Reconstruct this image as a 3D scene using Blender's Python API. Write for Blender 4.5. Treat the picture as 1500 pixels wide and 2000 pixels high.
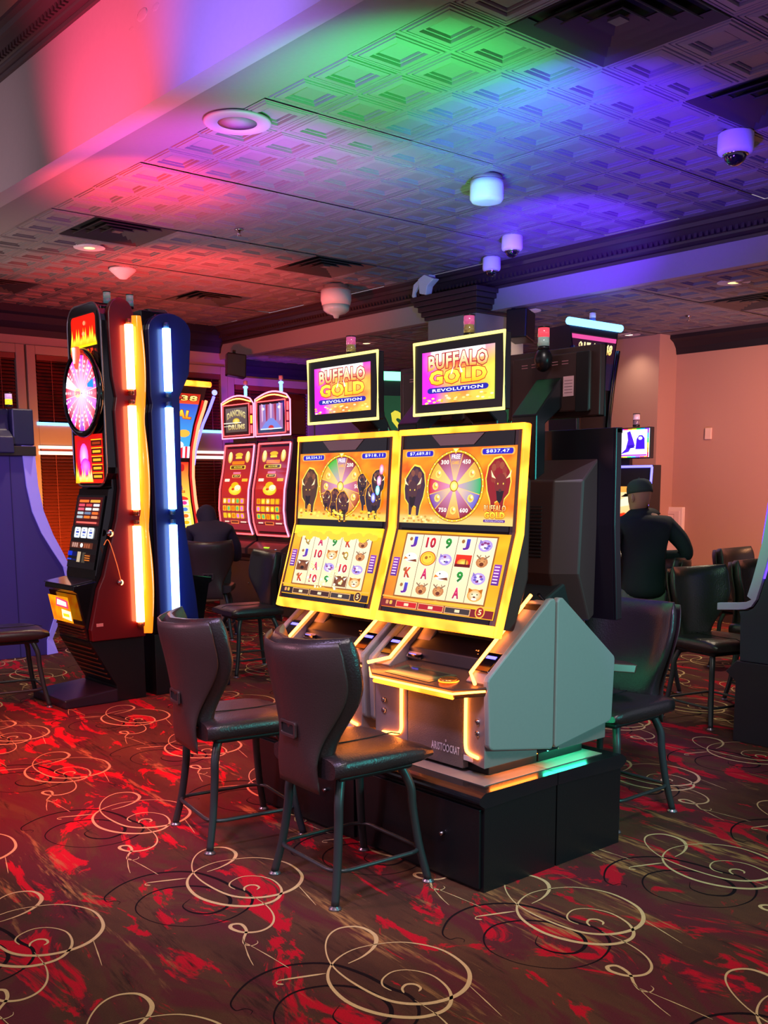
import bpy, bmesh, math, random
from mathutils import Vector, Matrix, noise
random.seed(7)
PI = math.pi
S = bpy.context.scene
COL = S.collection
for _o in list(bpy.data.objects):
    bpy.data.objects.remove(_o)

# ------------------------------------------------------------------ camera
F_PX, CY_PX = 1976.33, 1240.11
R_ = Vector((0.7594975, -0.6504930, -0.0047238))
U_ = Vector((0.0994201, 0.1088977, 0.9890687))
W_ = Vector((0.6428679, 0.7516649, -0.1473796))
CAM_H = 1.35
cd = bpy.data.cameras.new('camera')
cd.sensor_fit = 'VERTICAL'; cd.sensor_height = 36.0
cd.lens = F_PX * 36.0 / 2000.0
cd.shift_y = (CY_PX - 1000.0) / 2000.0
cd.clip_start = 0.05; cd.clip_end = 100
cam = bpy.data.objects.new('camera', cd); COL.objects.link(cam)
cam.matrix_world = Matrix(((R_.x, U_.x, -W_.x, 0), (R_.y, U_.y, -W_.y, 0), (R_.z, U_.z, -W_.z, CAM_H), (0, 0, 0, 1)))
S.camera = cam

# ------------------------------------------------------------------ world, exposure, lights
S.view_settings.view_transform = 'Standard'; S.view_settings.look = 'None'
S.view_settings.gamma = 1.0; S.view_settings.exposure = 0.28
S.view_settings.use_curve_mapping = False
w = bpy.data.worlds.new('world'); S.world = w; w.use_nodes = True
w.node_tree.nodes['Background'].inputs[0].default_value = (0.62, 0.52, 0.66, 1)
w.node_tree.nodes['Background'].inputs[1].default_value = 0.50
try:
    S.cycles.use_denoising = True
    S.cycles.max_bounces = 6
    S.cycles.sample_clamp_indirect = 4.0
except Exception:
    pass

def light(name, kind, loc, target, col, power, size=0.3, angle=80, blend=0.6, sy=None):
    l = bpy.data.lights.new(name, kind); l.color = col; l.energy = power
    if kind == 'SPOT':
        l.spot_size = math.radians(angle); l.spot_blend = blend; l.shadow_soft_size = size
    elif kind == 'AREA':
        l.size = size
        if sy: l.shape = 'RECTANGLE'; l.size_y = sy
    else:
        l.shadow_soft_size = size
    o = bpy.data.objects.new(name, l); COL.objects.link(o); o.location = loc
    d = Vector(target) - Vector(loc)
    o.rotation_euler = d.to_track_quat('-Z', 'Y').to_euler()
    return o

# added spots with no fixtures, imitating coloured washes on ceiling, walls, floor and stools
light('wash_red', 'SPOT', (2.75, 5.35, 2.2), (3.05, 5.75, 3.11), (1, .05, .03), 290, .05, 74, 1)
light('wash_red_far', 'SPOT', (4.0, 6.9, 2.0), (4.6, 8.0, 3.11), (1, .04, .04), 300, .05, 110, 1)
light('wash_purple', 'SPOT', (2.95, 4.3, 1.95), (3.3, 5.0, 3.11), (.46, .05, 1), 260, .05, 88, 1)
light('wash_green', 'SPOT', (2.75, 3.0, 1.95), (3.30, 3.65, 3.11), (.03, 1, .16), 230, .05, 74, .8)
light('wash_green_far', 'SPOT', (3.3, 3.7, 1.95), (4.45, 5.2, 3.11), (.22, 1, .26), 75, .05, 72, .9)
light('wash_blue', 'SPOT', (3.2, 2.5, 1.95), (4.45, 3.65, 3.11), (.07, .01, 1), 700, .05, 66, .9)
light('wash_blue_far', 'SPOT', (4.5, 3.7, 1.8), (5.75, 4.8, 3.11), (.09, .01, 1), 700, .05, 44, .8)
light('wash_blue_near', 'SPOT', (3.0, 2.2, 2.0), (4.1, 2.6, 3.11), (.26, .12, 1), 24, .05, 95, 1)
light('wash_pink_riser', 'SPOT', (1.2, 5.0, 2.3), (2.47, 4.95, 3.4), (1, .06, .20), 360, .05, 60, 1)
light('wash_blue_riser', 'SPOT', (1.2, 3.75, 2.3), (2.47, 3.75, 3.4), (.24, .12, 1), 350, .05, 56, 1)
light('wash_grey_riser', 'SPOT', (0.6, 5.9, 2.2), (2.47, 6.9, 3.3), (1, .62, .80), 60, .2, 70, 1)
light('wash_tile_left', 'SPOT', (1.6, 8.6, 1.3), (3.3, 7.6, 3.11), (1, .80, .74), 130, .08, 70, 1)
light('wash_red_floor', 'SPOT', (1.1, 4.6, 3.4), (1.9, 4.7, 0), (1, .05, .04), 750, .2, 60, 1)
light('wash_teal_side', 'SPOT', (3.2, -.9, 1.5), (2.85, 2.27, .7), (.06, .9, .85), 170, .15, 42, .6)
light('wash_violet_left', 'SPOT', (1.3, 5.6, 1.9), (3.0, 8.0, 1.0), (.42, .25, 1), 170, .3, 60, 1)
light('wash_orange_right', 'SPOT', (6.6, 2.6, 2.5), (8.9, 5.2, 1.0), (1, .42, .19), 520, .3, 85, 1)
light('wash_violet_right', 'SPOT', (7.0, 3.2, .5), (8.9, 5.2, 2.4), (.75, .35, 1), 60, .3, 70, 1)
light('wash_blind', 'SPOT', (3.9, 8.9, .9), (4.55, 10.3, 1.1), (1, .30, .05), 230, .1, 100, 1)
light('wash_violet_blind', 'SPOT', (6.5, 9.2, 2.0), (7.0, 10.3, 2.2), (.35, .05, 1), 70, .1, 110, 1)
light('wash_magenta_chairs', 'SPOT', (-.6, 4.4, 2.3), (2.0, 3.0, .6), (1, .40, .55), 170, .25, 45, .8)  # unseen spot added to lift the dark stools
light('wash_cool_top', 'SPOT', (.6, 2.2, 2.9), (2.0, 2.9, .7), (.7, .5, 1), 130, .15, 50, .8)
light('wash_purple_chair', 'SPOT', (2.1, 1.3, 2.7), (3.52, 2.45, .72), (.55, .30, 1), 160, .1, 20, .7)
light('wash_green_stools', 'SPOT', (3.9, 2.4, 1.7), (5.5, 3.2, .7), (.08, 1, .25), 32, .06, 40, .7)
light('wash_room', 'SPOT', (1.0, 0.2, 4.1), (2.4, 3.6, 0.4), (1, .88, .86), 400, .6, 95, 1)  # unseen fill spot added to brighten the room
light('wash_ceiling_warm', 'SPOT', (1.9, 3.9, .9), (3.6, 4.6, 3.11), (1, .85, .9), 45, .5, 120, 1)
light('wash_lower_ceiling', 'SPOT', (6.9, 4.6, 1.4), (7.6, 5.6, 2.77), (.8, .55, .8), 32, .3, 130, 1)

# ------------------------------------------------------------------ materials
def s2l(c):
    return c / 12.92 if c <= 0.04045 else ((c + 0.055) / 1.055) ** 2.4
def hx(h):
    h = h.lstrip('#')
    return tuple(s2l(int(h[i:i + 2], 16) / 255) for i in (0, 2, 4))
_M = {}
def mat(name, col, rough=.5, metal=0, em=None, es=0, bump=0, bscale=80, coat=0, var=0, spec=None):
    if name in _M: return _M[name]
    m = bpy.data.materials.new(name); m.use_nodes = True
    nt = m.node_tree; b = nt.nodes['Principled BSDF']
    c = hx(col) if isinstance(col, str) else col
    b.inputs['Base Color'].default_value = (*c, 1)
    b.inputs['Roughness'].default_value = rough; b.inputs['Metallic'].default_value = metal
    if spec is not None: b.inputs['Specular IOR Level'].default_value = spec
    if coat: b.inputs['Coat Weight'].default_value = coat; b.inputs['Coat Roughness'].default_value = .08
    if em:
        e = hx(em) if isinstance(em, str) else em
        b.inputs['Emission Color'].default_value = (*e, 1); b.inputs['Emission Strength'].default_value = es
    if bump or var:
        tc = nt.nodes.new('ShaderNodeTexCoord'); n = nt.nodes.new('ShaderNodeTexNoise')
        n.inputs['Scale'].default_value = bscale; n.inputs['Detail'].default_value = 3
        nt.links.new(tc.outputs['Object'], n.inputs['Vector'])
        if bump:
            bp = nt.nodes.new('ShaderNodeBump'); bp.inputs['Strength'].default_value = bump
            bp.inputs['Distance'].default_value = .004
            nt.links.new(n.outputs['Fac'], bp.inputs['Height']); nt.links.new(bp.outputs['Normal'], b.inputs['Normal'])
        if var:
            mx = nt.nodes.new('ShaderNodeMix'); mx.data_type = 'RGBA'
            mx.inputs[6].default_value = (*[x * (1 - var) for x in c], 1); mx.inputs[7].default_value = (*[min(1, x * (1 + var)) for x in c], 1)
            nt.links.new(n.outputs['Fac'], mx.inputs[0]); nt.links.new(mx.outputs[2], b.inputs['Base Color'])
    _M[name] = m
    return m

def screen_mat(strength=1.0, name='screen_picture'):
    key = name + str(strength)
    if key in _M: return _M[key]
    m = bpy.data.materials.new(name); m.use_nodes = True
    nt = m.node_tree; b = nt.nodes['Principled BSDF']
    a = nt.nodes.new('ShaderNodeAttribute'); a.attribute_name = 'Col'
    b.inputs['Base Color'].default_value = (.01, .01, .01, 1); b.inputs['Roughness'].default_value = .12
    nt.links.new(a.outputs['Color'], b.inputs['Emission Color']); b.inputs['Emission Strength'].default_value = strength
    _M[key] = m
    return m

LEATHER = mat('black_leather', '#2c2527', .30, bump=.35, bscale=160, spec=.6)
SHELL = mat('brown_black_shell', '#403030', .38, bump=.15, bscale=220)
TUBE = mat('dark_powdercoat', '#2c3436', .38, spec=.6)
BLACK = mat('black_plastic', '#17151a', .32)
BLACKM = mat('matt_black', '#121114', .6)
GLOSS = mat('gloss_black', '#0c0b10', .12, coat=.5)
CABGREY = mat('cabinet_grey', '#948b88', .42, .2, var=.08)
CHROME = mat('chrome', '#c9c6cc', .15, 1)
SILVER = mat('silver_trim', '#9a949c', .3, .8)
WHITE = mat('white_plastic', '#e6e2e4', .45)
PANEL = mat('side_panel_grey', '#8b9492', .5, var=.04)
BROWNPL = mat('brown_plastic', '#3a2624', .45)
LAM = mat('black_laminate', '#101317', .38, bump=.1, bscale=300)
YEL = mat('led_amber', '#301800', .5, em=(1, .24, .012), es=4.2)
YELP = mat('led_pale_yellow', '#302800', .5, em=(1, .80, .22), es=1.6)
ORG = mat('led_orange', '#301000', .5, em=(1, .22, .03), es=13)
REDL = mat('led_red', '#300000', .5, em=(1, .06, .07), es=3.4)
PINKL = mat('led_pink', '#300010', .5, em=(1, .22, .35), es=2.6)
BLUEL = mat('led_blue', '#000030', .5, em=(.10, .09, 1), es=4.5)
CYANL = mat('led_cyan', '#001030', .5, em=(.12, .42, 1), es=4.0)
GREENL = mat('led_green', '#003010', .5, em=(.12, 1, .42), es=4.0)
TUBEW = mat('tube_warm', '#ffffff', .4, em=(1, .32, .12), es=12)
TUBEB = mat('tube_cold', '#ffffff', .4, em=(.30, .62, 1), es=6.5)
GLASSD = mat('dark_dome_glass', '#101018', .05, coat=1)

# ------------------------------------------------------------------ mesh builder
def led_vary(m, c0, c1, sc=14):
    nt = m.node_tree; b = nt.nodes['Principled BSDF']; tc = nt.nodes.new('ShaderNodeTexCoord'); n = nt.nodes.new('ShaderNodeTexNoise'); n.inputs['Scale'].default_value = sc; n.inputs['Detail'].default_value = 1
    r = nt.nodes.new('ShaderNodeMapRange'); r.inputs[1].default_value = .38; r.inputs[2].default_value = .62; nt.links.new(tc.outputs['Object'], n.inputs['Vector']); nt.links.new(n.outputs['Fac'], r.inputs[0])
    x = nt.nodes.new('ShaderNodeMix'); x.data_type = 'RGBA'; x.inputs[6].default_value = (*c0, 1); x.inputs[7].default_value = (*c1, 1); nt.links.new(r.outputs[0], x.inputs[0]); nt.links.new(x.outputs[2], b.inputs['Emission Color'])
led_vary(YEL, (1, .13, .006), (1, .26, .018), 9)

class MB:
    def __init__(s): s.v = []; s.f = []; s.sm = []; s.mi = []; s.m = 0
    def add(s, vs, fs, smooth=False, mi=0):
        n = len(s.v); s.v += [tuple(p) for p in vs]
        for f in fs: s.f.append([i + n for i in f]); s.sm.append(smooth); s.mi.append(mi)
        return s
    def box(s, x0, x1, y0, y1, z0, z1, mi=0):
        v = [(x, y, z) for z in (z0, z1) for y in (y0, y1) for x in (x0, x1)]
        return s.add(v, [(0, 2, 3, 1), (4, 5, 7, 6), (0, 1, 5, 4), (2, 6, 7, 3), (0, 4, 6, 2), (1, 3, 7, 5)], mi=mi)
    def prism(s, poly, ax, a, b, mi=0, smooth=False):
        def P(p, t):
            return (t, p[0], p[1]) if ax == 'x' else (p[0], t, p[1]) if ax == 'y' else (p[0], p[1], t)
        n = len(poly)
        vs = [P(p, a) for p in poly] + [P(p, b) for p in poly]
        s.add(vs, [list(range(n))[::-1], list(range(n, 2 * n))], mi=mi)
        k = len(s.v) - 2 * n
        for i in range(n):
            j = (i + 1) % n; s.f.append([k + i, k + j, k + n + j, k + n + i]); s.sm.append(smooth); s.mi.append(mi)
        return s
    def loft(s, rings, closed=True, caps=True, smooth=True, mi=0):
        n = len(rings[0]); vs = [p for r in rings for p in r]; fs = []
        for i in range(len(rings) - 1):
            for j in range(n if closed else n - 1):
                k = (j + 1) % n
                fs.append((i * n + j, i * n + k, (i + 1) * n + k, (i + 1) * n + j))
        s.add(vs, fs, smooth, mi)
        if caps and closed:
            b = len(s.v) - len(vs)
            s.f.append([b + i for i in range(n)][::-1]); s.sm.append(False); s.mi.append(mi)
            s.f.append([b + (len(rings) - 1) * n + i for i in range(n)]); s.sm.append(False); s.mi.append(mi)
        return s
    def lathe(s, prof, c=(0, 0, 0), n=24, ax='z', mi=0, smooth=True):
        rings = []
        for r, h in prof:
            ring = []
            for k in range(n):
                a = 2 * PI * k / n; p, q = r * math.cos(a), r * math.sin(a)
                ring.append((c[0] + p, c[1] + q, c[2] + h) if ax == 'z' else (c[0] + p, c[1] + h, c[2] + q) if ax == 'y' else (c[0] + h, c[1] + p, c[2] + q))
            rings.append(ring)
        return s.loft(rings, smooth=smooth, mi=mi)
    def tube(s, pts, r, n=8, closed=False, mi=0):
        P = [Vector(p) for p in pts]; m = len(P); rings = []
        up = None
        for i in range(m):
            a = P[(i - 1) % m] if (closed or i > 0) else P[i]
            b = P[(i + 1) % m] if (closed or i < m - 1) else P[i]
            d = (b - a).normalized()
            if up is None:
                up = Vector((0, 0, 1)) if abs(d.z) < .9 else Vector((1, 0, 0))
            sd = d.cross(up).normalized(); up = sd.cross(d).normalized()
            rr = r[i] if isinstance(r, (list, tuple)) else r
            rings.append([tuple(P[i] + sd * rr * math.cos(2 * PI * k / n) + up * rr * math.sin(2 * PI * k / n)) for k in range(n)])
        if closed: rings.append(rings[0])
        return s.loft(rings, caps=not closed, mi=mi)
    def sphere(s, c, r, n=16, m=10, sc=(1, 1, 1), mi=0):
        rings = []
        for i in range(m + 1):
            t = PI * i / m; rr = max(1e-4, math.sin(t))
            rings.append([(c[0] + r * sc[0] * rr * math.cos(2 * PI * k / n), c[1] + r * sc[1] * rr * math.sin(2 * PI * k / n), c[2] - r * sc[2] * math.cos(t)) for k in range(n)])
        return s.loft(rings, mi=mi)
    def xf(s, M, start=0):
        s.v[start:] = [tuple(M @ Vector(p)) for p in s.v[start:]]
        return s
    def build(s, name, m, parent=None, bevel=0, seg=2, label=None, flip=False):
        me = bpy.data.meshes.new(name); me.from_pydata(s.v, [], s.f)
        ms = m if isinstance(m, (list, tuple)) else [m]
        for x in ms: me.materials.append(x)
        me.polygons.foreach_set('use_smooth', s.sm); me.polygons.foreach_set('material_index', s.mi)
        bm = bmesh.new(); bm.from_mesh(me); bmesh.ops.recalc_face_normals(bm, faces=bm.faces); bm.to_mesh(me); bm.free()
        o = bpy.data.objects.new(name, me); COL.objects.link(o)
        if parent: o.parent = parent
        if bevel:
            bv = o.modifiers.new('bevel', 'BEVEL'); bv.width = bevel; bv.segments = seg; bv.limit_method = 'ANGLE'; bv.angle_limit = math.radians(35)
        if label: o['label'] = label
        return o

def thing(name, label, cat, loc=(0, 0, 0), rz=0, group=None):
    o = bpy.data.objects.new(name, None); COL.objects.link(o)
    o.location = loc; o.rotation_euler = (0, 0, math.radians(rz)); o.empty_display_size = .1
    o['label'] = label; o['category'] = cat
    if group: o['group'] = group
    return o
def tag(o, label, cat, group=None):
    o['label'] = label; o['category'] = cat
    if group: o['group'] = group
    return o
def struct(o, label=None):
    o['kind'] = 'structure'
    if label: o['label'] = label
    return o
def dup(root, loc, rz, label, group=None):
    r = root.copy(); COL.objects.link(r); r.location = loc; r.rotation_euler = (0, 0, math.radians(rz)); r['label'] = label
    if group: r['group'] = group
    for ch in list(root.children):
        c = ch.copy(); COL.objects.link(c); c.parent = r
        for g in list(ch.children):
            d = g.copy(); COL.objects.link(d); d.parent = c
    return r

def catmull(P, k=6, closed=False):
    out = []; n = len(P)
    rng = range(n if closed else n - 1)
    for i in rng:
        p0 = P[(i - 1) % n] if (closed or i > 0) else P[i]; p1 = P[i]; p2 = P[(i + 1) % n]; p3 = P[(i + 2) % n] if (closed or i + 2 < n) else p2
        for j in range(k):
            t = j / k
            out.append(tuple(.5 * (2 * b + (c - a) * t + (2 * a - 5 * b + 4 * c - d) * t * t + (-a + 3 * b - 3 * c + d) * t ** 3) for a, b, c, d in zip(p0, p1, p2, p3)))
    if not closed: out.append(tuple(P[-1]))
    return out
def rrect(x0, x1, y0, y1, r, n=5):
    out = []
    for cx, cy, a0 in ((x1 - r, y1 - r, 0), (x0 + r, y1 - r, 90), (x0 + r, y0 + r, 180), (x1 - r, y0 + r, 270)):
        for k in range(n + 1):
            a = math.radians(a0 + 90 * k / n); out.append((cx + r * math.cos(a), cy + r * math.sin(a)))
    return out

# ------------------------------------------------------------------ flat artwork for displays and lettering
_TXT = {}
def glyphs(txt, bold=.0, shear=0):
    key = (txt, bold, shear)
    if key in _TXT: return _TXT[key]
    cu = bpy.data.curves.new('tmp', 'FONT'); cu.body = txt; cu.size = 1; cu.offset = bold; cu.resolution_u = 2; cu.fill_mode = 'FRONT'; cu.shear = shear
    cu.space_character = 1.08
    o = bpy.data.objects.new('tmp', cu); COL.objects.link(o); bpy.context.view_layer.update()
    dg = bpy.context.evaluated_depsgraph_get(); me = o.evaluated_get(dg).to_mesh()
    vs = [(v.co.x, v.co.y) for v in me.vertices]; fs = [tuple(p.vertices) for p in me.polygons]
    o.evaluated_get(dg).to_mesh_clear(); bpy.data.objects.remove(o); bpy.data.curves.remove(cu)
    if not vs: vs = [(0, 0)]
    x0 = min(p[0] for p in vs); x1 = max(p[0] for p in vs); y0 = min(p[1] for p in vs); y1 = max(p[1] for p in vs)
    r = ([((p[0] - x0) / max(1e-6, x1 - x0), (p[1] - y0) / max(1e-6, y1 - y0)) for p in vs], fs)
    _TXT[key] = r
    return r

class Art:
    """coloured polygons laid in thin layers on a display face; coordinates 0..1 in both directions"""
    def __init__(s, mp, dz=.00025): s.mp = mp; s.v = []; s.f = []; s.c = []; s.L = 0; s.dz = dz
    def up(s): s.L += 1; return s
    def _c(s, c): return (*(hx(c) if isinstance(c, str) else c), 1)
    def poly(s, pts, col, cols=None, lift=True):
        if lift: s.L += 1
        n = len(s.v); s.v += [s.mp(p[0], p[1], s.L * s.dz) for p in pts]
        s.f.append(list(range(n, n + len(pts))))
        s.c.append([s._c(x) for x in cols] if cols else [s._c(col)] * len(pts))
        return s
    def rect(s, x0, x1, y0, y1, col, top=None):
        return s.poly([(x0, y0), (x1, y0), (x1, y1), (x0, y1)], col, [col, col, top, top] if top else None)
    def rr(s, x0, x1, y0, y1, r, col, top=None):
        P = rrect(x0, x1, y0, y1, r); cs = None
        if top:
            a, b = s._c(col), s._c(top)
            cs = [tuple(a[i] + (b[i] - a[i]) * (p[1] - y0) / (y1 - y0) for i in range(3)) for p in P]
        return s.poly(P, col, cs)
    def ell(s, cx, cy, rx, ry, col, n=24, inner=None):
        s.L += 1; k = len(s.v)
        s.v.append(s.mp(cx, cy, s.L * s.dz))
        for i in range(n):
            a = 2 * PI * i / n; s.v.append(s.mp(cx + rx * math.cos(a), cy + ry * math.sin(a), s.L * s.dz))
        c0 = s._c(inner or col); c1 = s._c(col)
        for i in range(n):
            s.f.append([k, k + 1 + i, k + 1 + (i + 1) % n]); s.c.append([c0, c1, c1])
        return s
    def wedge(s, cx, cy, rx, ry, a0, a1, col, r0=0, tip=None, n=4):
        s.L += 0; pts = []; cs = []
        for i in range(n + 1):
            a = a0 + (a1 - a0) * i / n; pts.append((cx + rx * math.cos(a), cy + ry * math.sin(a))); cs.append(col)
        for i in range(n, -1, -1):
            a = a0 + (a1 - a0) * i / n; pts.append((cx + rx * r0 * math.cos(a), cy + ry * r0 * math.sin(a))); cs.append(tip or col)
        return s.poly(pts, col, cs, lift=False)
    def wheel(s, cx, cy, rx, ry, cols, off=0, tips=None, lines=None):
        s.L += 1; n = len(cols)
        for i in range(n):
            a = off + 2 * PI * i / n
            s.wedge(cx, cy, rx, ry, a, a + 2 * PI / n, cols[i], r0=.02, tip=(tips[i] if tips else None))
        if lines:
            s.L += 1
            for i in range(n):
                a = off + 2 * PI * i / n; w_ = .012
                s.wedge(cx, cy, rx, ry, a - w_, a + w_, lines, r0=.1, n=1)
        return s
    def line(s, x0, y0, x1, y1, w_, col, asp=1.0):
        dx, dy = x1 - x0, (y1 - y0) / asp; L = math.hypot(dx, dy) or 1; nx, ny = -dy / L * w_ / 2, dx / L * w_ / 2 * asp
        return s.poly([(x0 + nx, y0 + ny), (x1 + nx, y1 + ny), (x1 - nx, y1 - ny), (x0 - nx, y0 - ny)], col)
    def frame(s, x0, x1, y0, y1, t, tv, col):
        s.L += 1
        for a in ((x0, x1, y0, y0 + tv), (x0, x1, y1 - tv, y1), (x0, x0 + t, y0, y1), (x1 - t, x1, y0, y1)):
            s.poly([(a[0], a[2]), (a[1], a[2]), (a[1], a[3]), (a[0], a[3])], col, lift=False)
        return s
    def text(s, t, x0, x1, y0, y1, col, bot=None, out=None, bold=.02, shear=0, arc=0, ob=.09):
        def put(g, cA, cB, ex=0, ey=0):
            s.L += 1; n = len(s.v); vs, fs = g
            pos = []
            for p in vs:
                X = x0 - ex + (x1 - x0 + 2 * ex) * p[0]; Y = y0 - ey + (y1 - y0 + 2 * ey) * p[1]
                if arc: Y += arc * (1 - (2 * p[0] - 1) ** 2)
                pos.append(s.mp(X, Y, s.L * s.dz))
            s.v += pos; a, b = s._c(cA), s._c(cB)
            for f in fs:
                s.f.append([n + i for i in f])
                s.c.append([tuple(b[k] + (a[k] - b[k]) * min(1, max(0, vs[i][1])) for k in range(4)) for i in f])
        if out: put(glyphs(t, ob, shear), out, out, (x1 - x0) * .012, (y1 - y0) * .07)
        put(glyphs(t, bold, shear), col, bot or col)
        return s
    def field(s, x0, x1, y0, y1, fn, nx=24, ny=18):
        s.L += 1; n = len(s.v)
        for j in range(ny + 1):
            for i in range(nx + 1):
                s.v.append(s.mp(x0 + (x1 - x0) * i / nx, y0 + (y1 - y0) * j / ny, s.L * s.dz))
        cc = [[(*fn(i / nx, j / ny), 1) for i in range(nx + 1)] for j in range(ny + 1)]
        for j in range(ny):
            for i in range(nx):
                a = n + j * (nx + 1) + i
                s.f.append([a, a + 1, a + nx + 2, a + nx + 1]); s.c.append([cc[j][i], cc[j][i + 1], cc[j + 1][i + 1], cc[j + 1][i]])
        return s
    def build(s, name, parent, strength=1.0, label=None):
        me = bpy.data.meshes.new(name); me.from_pydata(s.v, [], s.f)
        at = me.color_attributes.new('Col', 'FLOAT_COLOR', 'CORNER')
        flat = [x for f in s.c for c in f for x in (c if len(c) == 4 else (*c, 1))]
        at.data.foreach_set('color', flat)
        me.materials.append(screen_mat(strength))
        o = bpy.data.objects.new(name, me); COL.objects.link(o)
        if parent: o.parent = parent
        if label: o['label'] = label
        return o

def plane_map(o, ux, uy, nrm):
    o, ux, uy, nrm = Vector(o), Vector(ux), Vector(uy), Vector(nrm).normalized()
    return lambda u, v, h: tuple(o + ux * u + uy * v + nrm * h)
def curve_map(x0, x1, prof):
    """x across, prof = list of (y,z) going up the face; front is -y"""
    L = [0]
    for a, b in zip(prof, prof[1:]): L.append(L[-1] + math.dist(a, b))
    def f(u, v, h):
        d = v * L[-1]; i = 0
        while i < len(L) - 2 and d > L[i + 1]: i += 1
        t = (d - L[i]) / (L[i + 1] - L[i]); a, b = prof[i], prof[i + 1]
        ty, tz = (b[0] - a[0]), (b[1] - a[1]); n = math.hypot(ty, tz)
        return (x0 + (x1 - x0) * u, a[0] + ty * t - tz / n * h, a[1] + tz * t + ty / n * h)
    return f
def mixc(a, b, t):
    t = max(0, min(1, t)); return tuple(x + (y - x) * t for x, y in zip(a, b))
def fbm(x, y, z=0):
    return .5 + .5 * noise.fractal(Vector((x, y, z)), 1.0, 2.0, 4)

# ================================================================== ROOM
ZC, ZL, ZH = 3.11, 2.775, 4.25
XB, XR, XW, YW = 2.47, 6.2, 8.9, 10.3

# ---- carpet: blotched red and brown pile with cream and black scroll work
def carpet_mat():
    m = bpy.data.materials.new('patterned_carpet'); m.use_nodes = True; nt = m.node_tree; N = nt.nodes; Lk = nt.links
    b = N['Principled BSDF']; b.inputs['Roughness'].default_value = .93; b.inputs['Specular IOR Level'].default_value = .2
    tc = N.new('ShaderNodeTexCoord'); mp = N.new('ShaderNodeMapping')
    mp.inputs['Rotation'].default_value = (0, 0, math.radians(5.4)); Lk.new(tc.outputs['Object'], mp.inputs['Vector'])
    def noise_(sc, det, scale3, dist=0, off=0):
        mm = N.new('ShaderNodeMapping'); mm.inputs['Scale'].default_value = scale3; mm.inputs['Location'].default_value = (off, off * .7, 0)
        Lk.new(mp.outputs[0], mm.inputs['Vector']); n = N.new('ShaderNodeTexNoise'); n.inputs['Scale'].default_value = sc
        n.inputs['Detail'].default_value = det; n.inputs['Roughness'].default_value = .65; n.inputs['Distortion'].default_value = dist
        Lk.new(mm.outputs[0], n.inputs['Vector']); return n.outputs['Fac']
    def ramp(f, a, c):
        r = N.new('ShaderNodeMapRange'); r.inputs['From Min'].default_value = a; r.inputs['From Max'].default_value = c; Lk.new(f, r.inputs['Value']); return r.outputs[0]
    def mix(f, a, c):
        x = N.new('ShaderNodeMix'); x.data_type = 'RGBA'; Lk.new(f, x.inputs[0])
        if isinstance(a, tuple): x.inputs[6].default_value = (*a, 1)
        else: Lk.new(a, x.inputs[6])
        if isinstance(c, tuple): x.inputs[7].default_value = (*c, 1)
        else: Lk.new(c, x.inputs[7])
        return x.outputs[2]
    def mul(a, c):
        x = N.new('ShaderNodeMath'); x.operation = 'MULTIPLY'; Lk.new(a, x.inputs[0]); Lk.new(c, x.inputs[1]); return x.outputs[0]
    base = mix(ramp(noise_(3.0, 5, (1, .35, 1)), .35, .65), hx('#4e3228'), hx('#6c4832'))
    wine = mix(ramp(noise_(2.2, 6, (1.3, .5, 1), 1.2, 4), .47, .56), base, hx('#642a30'))
    red = mix(ramp(noise_(3.4, 7, (1.25, .52, 1), 1.6, 9), .552, .59), wine, hx('#d0142c'))
    gold = mul(ramp(noise_(5.2, 8, (1.6, .16, 1), .3, 15), .585, .66), ramp(noise_(60, 2, (1, .12, 1)), .42, .56))
    g = mix(gold, red, hx('#b98a52'))
    dark = mix(mul(ramp(noise_(5, 6, (1.8, .25, 1), .6, 22), .56, .66), ramp(noise_(80, 2, (1, .1, 1)), .4, .6)), g, hx('#33201e'))
    f = mix(ramp(noise_(420, 2, (1, 1, 1)), .2, .9), dark, dark)
    v = N.new('ShaderNodeMix'); v.data_type = 'RGBA'; v.blend_type = 'MULTIPLY'; v.inputs[0].default_value = .55
    Lk.new(f, v.inputs[6]); gr = N.new('ShaderNodeValToRGB'); gr.color_ramp.elements[0].position = .3; gr.color_ramp.elements[0].color = (.45, .45, .45, 1); gr.color_ramp.elements[1].position = .7
    Lk.new(noise_(260, 3, (1, 1, 1)), gr.inputs[0]); Lk.new(gr.outputs[0], v.inputs[7]); Lk.new(v.outputs[2], b.inputs['Base Color'])
    bp = N.new('ShaderNodeBump'); bp.inputs['Strength'].default_value = .5; bp.inputs['Distance'].default_value = .003
    Lk.new(noise_(300, 3, (1, 1, 1)), bp.inputs['Height']); Lk.new(bp.outputs[0], b.inputs['Normal'])
    return m
CREAM = mat('carpet_cream_yarn', '#d9c087', .95, bump=.5, bscale=300, var=.18, spec=.1)
INK = mat('carpet_black_yarn', '#1d1418', .95, bump=.5, bscale=300, spec=.1)

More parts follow.
